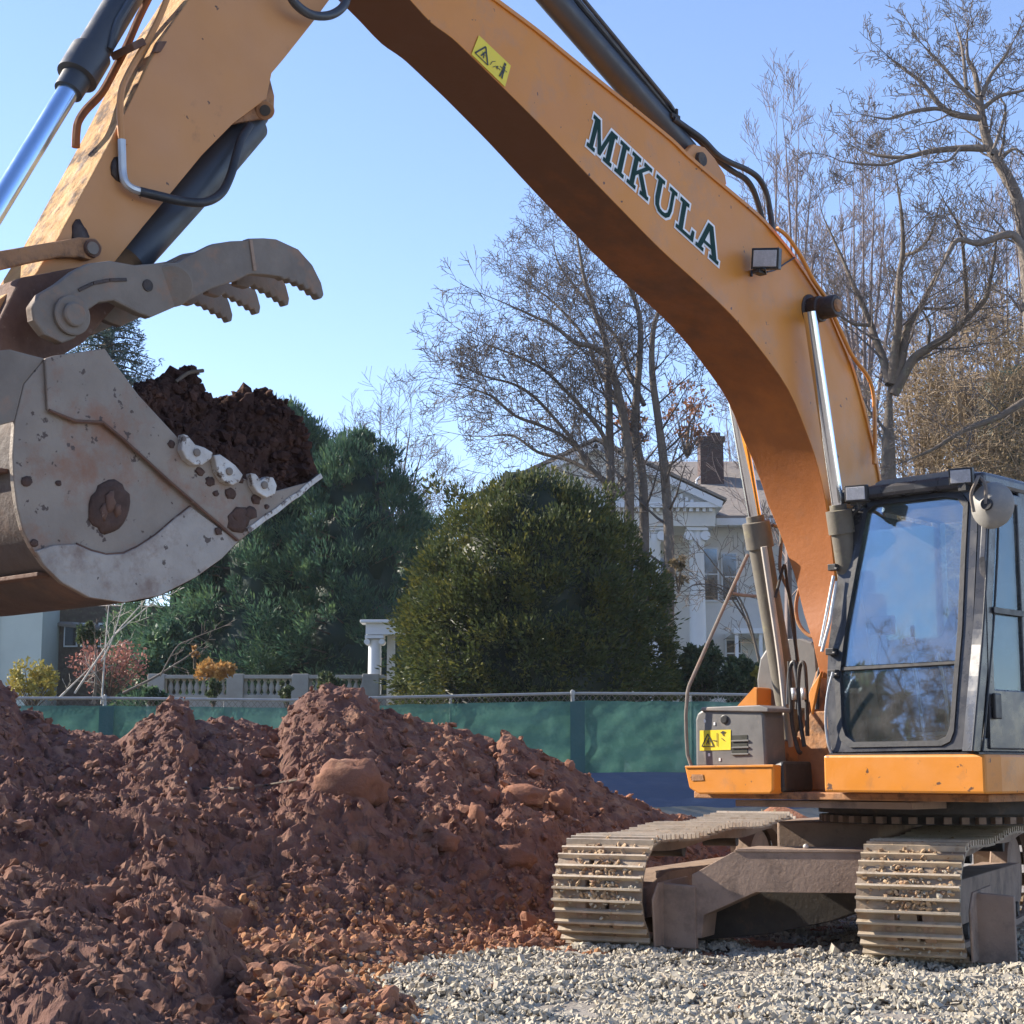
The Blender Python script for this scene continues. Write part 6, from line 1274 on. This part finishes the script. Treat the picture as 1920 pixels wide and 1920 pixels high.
# tangled brown growth right of the boom
def bramble(px, py0, py1, Y, wpx, label, n, seed):
    z0 = 1.25; z1 = at(px, py0, Y).z; b = gp(px, Y); rx = wpx/2/FPX*Y; T = empty('vine_tangle', (b.x, b.y, z0), label=label, cat='vine tangle', group='brown vine-covered growth right of the boom'); segs = []
    for i in range(n):
        u = rnd.random(); x = b.x+rnd.uniform(-1, 1)*rx; z = z0+(z1-z0)*(.15+.8*rnd.random()); y = b.y+rnd.uniform(-1.2, 1.2)
        if ((x-b.x)/rx)**2+((z-z0)/(z1-z0))**4 > 1: continue
        grow(segs, Vector((x, y, z)), Vector((rnd.uniform(-1, 1), rnd.uniform(-.4, .4), rnd.uniform(-.2, 1))).normalized(), rnd.uniform(.8, 2.0), .018, 1, .0, .6, (4,), .009)
    for i in range(14): x = b.x+rnd.uniform(-1, 1)*rx*.8; segs.append(((x, b.y, z0), (x+rnd.uniform(-.5, .5), b.y, z0+(z1-z0)*.8), .06, .03))
    tubes(segs, MT['olivewood'], 'stems', T, 3)
    cl = 130; cen = np.stack([b.x+RNG.uniform(-1, 1, cl)*rx*.9, b.y+RNG.normal(0, .8, cl), z0+(z1-z0)*RNG.uniform(.15, 1.0, cl)], 1); k_ = ((cen[:, 0]-b.x)/rx)**2+((cen[:, 2]-z0)/(z1-z0))**4 < 1.
    v, f = leaves(cen[k_], RNG.uniform(.4, 1., k_.sum()), 13000, .13, .3, None, .4, .2); npmesh('foliage', v, f, MT['olive'], T)
MT['olivewood'] = M('olive_brown_stems', (.36, .27, .175), (.25, .19, .125), (.48, .38, .26), sc=3, rough=.9, bump=0)
bramble(1880, 535, 1300, 52, 230, 'tall olive-brown vine tangle above the cab roof at right', 1050, 1)
bramble(1745, 650, 1300, 54, 210, 'lower brown vine tangle between the boom and the cab lamps', 850, 2)
conifer('evergreen_tree', 1900, 60, 690, 5.5, 'shaded evergreen seen through the cab door window', MT['olive'], MT['pinecore'], 9000, .3, pw=.3, cl=160)
# pale thin bare saplings at the left
SP = [([(190, 1320), (195, 1250), (200, 1180), (205, 1120)], .025), ([(140, 1300), (180, 1240), (215, 1190), (250, 1150), (272, 1125)], .028), ([(190, 1240), (210, 1200), (225, 1150), (232, 1120)], .02), ([(215, 1190), (250, 1160), (290, 1128), (310, 1120)], .018), ([(110, 1310), (140, 1280), (165, 1255)], .03)]
limbtree('sapling', SP, 42, 'thin pale leafless sapling with white branches behind the fence at left', 'tree', MT['palewood'], lev=1, dens=5, L1=.7, up=.1, nch=(3,), jit=.5, rmin=.006, rend=.008)
limbtree('sapling', [([(230, 1300), (290, 1270), (330, 1245), (350, 1232), (372, 1215)], .035), ([(300, 1268), (330, 1215), (355, 1200), (405, 1180)], .02), ([(175, 1320), (180, 1270), (178, 1200)], .05)], 42.5, 'dark leaning sapling reaching right toward the golden flower head', 'tree', MT['bark'], lev=1, dens=5, L1=.6, up=.1, nch=(3,), jit=.4, rmin=.006, rend=.008)
limbtree('sapling', [([(1440, 1320), (1400, 1150), (1340, 1060), (1300, 1010)], .04), ([(1430, 1250), (1380, 1120), (1330, 1090)], .03), ([(1445, 1200), (1440, 1100), (1420, 1010), (1440, 960)], .03), ([(1410, 1180), (1360, 1110), (1310, 1095), (1280, 1110)], .03)], 50, 'spindly bare branches crossing in front of the white columns', 'tree', MT['bark'], lev=2, dens=8, L1=1.5, up=.05, nch=(4, 4), jit=1, rmin=.008, rend=.01)
# belt of trees behind the photographer, seen only mirrored in the cab glass
for k, (x, y) in enumerate(((-42, 2), (-40, -9), (-36, -20), (-44, 12), (-22, -28), (-12, -33), (-50, -3), (-2, -36), (8, -36), (-42, -4), (-40, 6), (-45, -13), (-48, 8))):
    b = Vector((x, y, .1)); T = empty('pine_tree', b, label='dark pine in the belt of trees behind the photographer', cat='tree', group='pines behind the camera'); T.scale = (1.5, 1.5, 2.1)
    cl = 60; u = RNG.random(cl); a = RNG.uniform(0, 6.28, cl); hh_ = 6.5+k % 3; r = 3.2*(1-u)**.5
    if k == 0:
        cen = np.stack([r*np.cos(a), r*np.sin(a), 1+u*hh_], 1); v, f = leaves(cen, RNG.uniform(.7, 1.4, cl), 5000, .6, .4, None, .4, .3)
        base_f = npmesh('foliage', v, f, MT['pine'], None, recenter=False); base_c = npmesh('inner_foliage', *core(np.stack([0*u[:12], 0*u[:12], np.linspace(1.5, hh_-.5, 12)], 1), np.linspace(2.4, .8, 12)), MT['pinecore'], None, recenter=False)
        for o_ in (base_f, base_c): o_.parent = T; o_.matrix_basis = Matrix.Identity(4)
    else:
        for o_ in (base_f, base_c): c_ = o_.copy(); C.objects.link(c_); c_.parent = T

for src, x, y, s_, rz, lb in ((TA, -33, 1, .9, .4, 'tall bare tree behind the photographer, mirrored in the windscreen'), (TD1, -30, -6, .75, 2., 'slim bare tree behind the photographer, mirrored in the windscreen'), (TD1, -36, 6, .8, 1., 'second slim bare tree behind the photographer, further left')):
    copy_tree(src, Vector((x, y, 0)), s_, rz, lb, 'bare trees behind the camera')
# ================================================================ BUILDINGS
def hb(name, x0, x1, y0, y1, z0, z1, mat, parent, bevel=0): return MB().wbox(x0, x1, y0, y1, z0, z1).build(name, mat, parent, bevel=bevel)
HY = 82.0
def hx(px): return (px-960)/FPX*HY/.9889
def hzz(py): return at(960, py, HY).z
WH = empty('white_house', (hx(1150), HY+6, 1.25), label='large white classical house with columns, pediment and grey roof behind the round yew', cat='house')
xl, xr = hx(893), hx(1341); xa = (xl+xr)/2; ze = hzz(943); za = hzz(832); zg = 1.25
hb('house_wall', xl+.6, xr-.4, HY+3.5, HY+14, zg, ze-.6, MT['wall'], WH)
# pediment
MB().prism([Vector((xl, HY, ze)), Vector((xr, HY, ze)), Vector((xa, HY, za-.25))], Vector((0, .35, 0))).build('pediment', MT['wall'], WH)
hb('cornice', xl-.3, xr+.3, HY-.45, HY+3.5, ze-.28, ze-.02, MT['trimw'], WH)
hb('frieze', xl, xr, HY-.1, HY+3.45, ze-1.15, ze-.29, MT['wall'], WH)
for s_ in (-1, 1):
    a = Vector((xl-.35 if s_ < 0 else xr+.35, HY-.5, ze)); b = Vector((xa, HY-.5, za)); d = (b-a); n_ = Vector((-d.z, 0, d.x)).normalized()*.32; n_ = n_ if n_.z > 0 else -n_
    MB().prism([a, b, b-n_*1.0, a-n_*1.0+Vector((0, 0, .0))], Vector((0, .6, 0))).build('raking_cornice', MT['trimw'], WH)
mb = MB()
for k in range(int((xr-xl)/.32)): x = xl+.16+k*.32; mb.wbox(x-.08, x+.08, HY-.32, HY-.12, ze-.46, ze-.285)
mb.build('dentils', MT['trimw'], WH, kind='stuff')
mb = MB()
for s_ in (-1, 1):
    for k in range(20): u = .06+k*.045; x = (xl if s_ < 0 else xr)+(xa-(xl if s_ < 0 else xr))*u; z = ze+(za-ze)*u-.62; mb.wbox(x-.08, x+.08, HY-.16, HY-.02, z, z+.2)
mb.build('dentils', MT['trimw'], WH, kind='stuff')
# gable roof running back and the wing roof with the chimney
for s_ in (-1, 1):
    e = xl-.5 if s_ < 0 else xr+.5; a = Vector((e, HY-.55, ze+.02)); b = Vector((xa, HY-.55, za+.12)); MB().prism([a, b, b+Vector((0, 15, 0)), a+Vector((0, 15, 0))], Vector((0, 0, .14))).build('roof', MT['shingle'], WH)
w0, w1 = hx(1225), hx(1590); zr = at(1300, 870, HY+13).z; zw = at(1400, 972, HY+3).z
MB().prism([Vector((w0, HY+13, zr)), Vector((w1-1.5, HY+13, zr)), Vector((w1, HY+3, zw)), Vector((w0, HY+3, zw))], Vector((0, 0, .15))).build('wing_roof', MT['shingle'], WH)
hb('wing_wall', w0, w1-.4, HY+4, HY+12, zg, zw, MT['wall'], WH)
hb('wing_cornice', xr+.4, w1, HY+2.9, HY+3.4, zw-.35, zw, MT['trimw'], WH)
ch0, ch1 = at(1312, 888, HY+9), at(1354, 830, HY+9)
CH = hb('chimney', ch0.x, ch1.x, HY+8.5, HY+10, ch0.z-1.2, ch1.z, MT['brick'], WH)
hb('chimney_cap', ch0.x-.1, ch1.x+.1, HY+8.4, HY+10.1, ch1.z, ch1.z+.25, MT['brick'], CH); hb('chimney_pot', ch0.x+.5, ch1.x-.1, HY+8.9, HY+9.6, ch1.z+.25, ch1.z+.55, MT['brick'], CH)
MB().tube([at(1306, 912, HY+2), at(1306, 900, HY+2.2), at(1312, 894, HY+3)], .05, 6).build('vent_pipe', MT['trimw'], WH)
for px in (920, 1000, 1085, 1150, 1225, 1307):
    x = hx(px); r = .42; zt3 = ze-1.16
    CO = MB().steps(Vector((x, HY+.5, zg)), Vector((x, HY+.5, zt3)), [(0, r*1.25), (.03, r*1.25), (.035, r), (.5, r*.97), (.93, r*.86), (.935, r*.95), (.95, r*.95), (1, r*.9)], 24).build('column', MT['trimw'], WH)
    mb = MB().wbox(x-r*1.25, x+r*1.25, HY+.5-r*1.2, HY+.5+r*1.2, zt3-.18, zt3-.01)
    for s_ in (-1, 1): mb.steps(Vector((x+s_*r*.95, HY+.5-r*1.05, zt3-.42)), Vector((x+s_*r*.95, HY+.5+r*1.05, zt3-.42)), [(0, .24), (1, .24)], 14)
    mb.build('capital', MT['trimw'], CO)
for px, y0, y1 in ((1348, 1010, 1110), (1385, 1020, 1110), (1260, 1030, 1120), (1190, 1030, 1120), (1390, 1190, 1240)):
    x = hx(px); z0, z1 = hzz(y1), hzz(y0); yv_ = HY+3.5 if px < 1340 else HY+4.0
    WN = hb('window', x-.42, x+.42, yv_-.12, yv_-.03, z0-.08, z1+.08, MT['trimw'], WH); hb('pane', x-.34, x+.34, yv_-.145, yv_-.125, z0, z1, MT['paneglass'], WN); hb('glazing_bar', x-.34, x+.34, yv_-.17, yv_-.15, (z0+z1)/2-.03, (z0+z1)/2+.03, MT['trimw'], WN)
for k in range(9): hb('porch_rail', hx(1390), hx(1470), HY+1.9, HY+2.0, hzz(1262-k*0)+.0+k*.16, hzz(1262)+.05+k*.16, MT['trimw'], WH) if k < 2 else None
hb('porch_roof', hx(1375), hx(1480), HY+.5, HY+4, hzz(1186), hzz(1176), MT['trimw'], WH)
for px in (1380, 1425, 1470): hb('porch_post', hx(px)-.08, hx(px)+.08, HY+.6, HY+.8, zg, hzz(1186), MT['trimw'], WH)
# house at the far left
LY = 66.0
def lx_(px): return (px-960)/FPX*LY/.9889
def lz_(py): return at(960, py, LY).z
LH = empty('cream_house', (lx_(100), LY+4, 1.25), label='pale cream house with dark windows at the far left under the bucket', cat='house')
hb('house_wall', lx_(-260), lx_(88), LY, LY+8, 1.25, lz_(1090), MT['creamwall'], LH)
hb('side_wall', lx_(88)+.005, lx_(330), LY+2.5, LY+8, 1.25, lz_(1125), MT['bark2'], LH)
MB().prism([Vector((lx_(-270), LY-.3, lz_(1090))), Vector((lx_(95), LY-.3, lz_(1090))), Vector((lx_(60), LY+4, lz_(1035))), Vector((lx_(-230), LY+4, lz_(1035)))], Vector((0, 0, .15))).build('roof', MT['shingle'], LH)
MB().prism([Vector((lx_(88), LY+2.2, lz_(1165))), Vector((lx_(420), LY+2.2, lz_(1200))), Vector((lx_(420), LY+6, lz_(1120))), Vector((lx_(95), LY+6, lz_(1110)))], Vector((0, 0, .12))).build('roof', MT['shingle'], LH)
for px in (112, 145, 178):
    WN = hb('window', lx_(px)-.28, lx_(px)+.28, LY+2.38, LY+2.46, lz_(1205), lz_(1158), MT['trimw'], LH); hb('pane', lx_(px)-.22, lx_(px)+.22, LY+2.35, LY+2.37, lz_(1202), lz_(1162), MT['paneglass'], WN)
hb('downpipe', lx_(2)-.06, lx_(2)+.06, LY-.12, LY-.02, 1.25, lz_(1090), MT['dark'], LH)
# balustrade
BY = 49.0
def bx_(px): return (px-960)/FPX*BY/.9889
def bz_(py): return at(960, py, BY).z
BA = empty('balustrade', (bx_(500), BY, 1.25), label='weathered stone balustrade with turned balusters above the fence', cat='balustrade')
hb('rail', bx_(288), bx_(728), BY-.16, BY+.16, bz_(1273), bz_(1266), MT['balu'], BA, .01); hb('plinth', bx_(288), bx_(728), BY-.14, BY+.14, 1.2, bz_(1303), MT['balu'], BA)
for px in (305, 450, 570, 700): hb('pier', bx_(px)-.24, bx_(px)+.24, BY-.2, BY+.2, 1.25, bz_(1264), MT['balu'], BA, .02)
bpro = [(0, .075), (.08, .075), (.09, .04), (.2, .05), (.4, .085), (.55, .07), (.8, .035), (.88, .05), (.92, .07), (1, .07)]
base_b = MB().steps(Vector((bx_(330), BY, bz_(1303))), Vector((bx_(330), BY, bz_(1273))), bpro, 10).build('baluster', MT['balu'], BA); b0m = base_b.matrix_basis.copy()
for px in list(range(342, 436, 12))+list(range(468, 556, 12))+list(range(588, 690, 12)):
    o = base_b.copy(); C.objects.link(o); o.matrix_basis = Matrix.Translation((bx_(px)-bx_(330), 0, 0)) @ b0m
# classical white pier (pergola end) beside the yew
PY = 51.0
def qx(px): return (px-960)/FPX*PY/.9889
def qz(py): return at(960, py, PY).z
PG = empty('garden_column', (qx(715), PY, 1.25), label='white garden column with scroll capital left of the round yew', cat='column')
MB().steps(Vector((qx(706), PY, 1.25)), Vector((qx(706), PY, qz(1200))), [(0, .27), (.05, .27), (.06, .22), (1, .19)], 20).build('shaft', MT['trimw'], PG)
mb = MB().wbox(qx(706)-.28, qx(706)+.28, PY-.28, PY+.28, qz(1198), qz(1192))
for s_ in (-1, 1): mb.steps(Vector((qx(706)+s_*.22, PY-.25, qz(1204))), Vector((qx(706)+s_*.22, PY+.25, qz(1204))), [(0, .09), (1, .09)], 12)
mb.build('capital', MT['trimw'], PG)
hb('entablature', qx(690), qx(800), PY-.3, PY+.3, qz(1191), qz(1170), MT['trimw'], PG); hb('cornice', qx(680), qx(805), PY-.42, PY+.42, qz(1169.8), qz(1164), MT['trimw'], PG, .02)
hb('rear_shaft', qx(728), qx(742), PY+.1, PY+.4, 1.25, qz(1191.2), MT['wall'], PG)

# ================================================================ AIR
hz_ = MB().wbox(-140, 140, -60, 150, -2.5, 34).build('haze', None, None, recenter=False, kind='stuff', label='thin pale air haze softening the far trees and house', category='haze')
hz_.data.materials.clear()
hm = bpy.data.materials.new('haze_air'); hm.use_nodes = True; hn = hm.node_tree.nodes; hn.clear(); ho = hn.new('ShaderNodeOutputMaterial'); hv_ = hn.new('ShaderNodeVolumePrincipled')
hv_.inputs['Density'].default_value = .0002; hv_.inputs['Color'].default_value = (.86, .91, 1, 1); hm.node_tree.links.new(hv_.outputs[0], ho.inputs['Volume']); hz_.data.materials.append(hm)
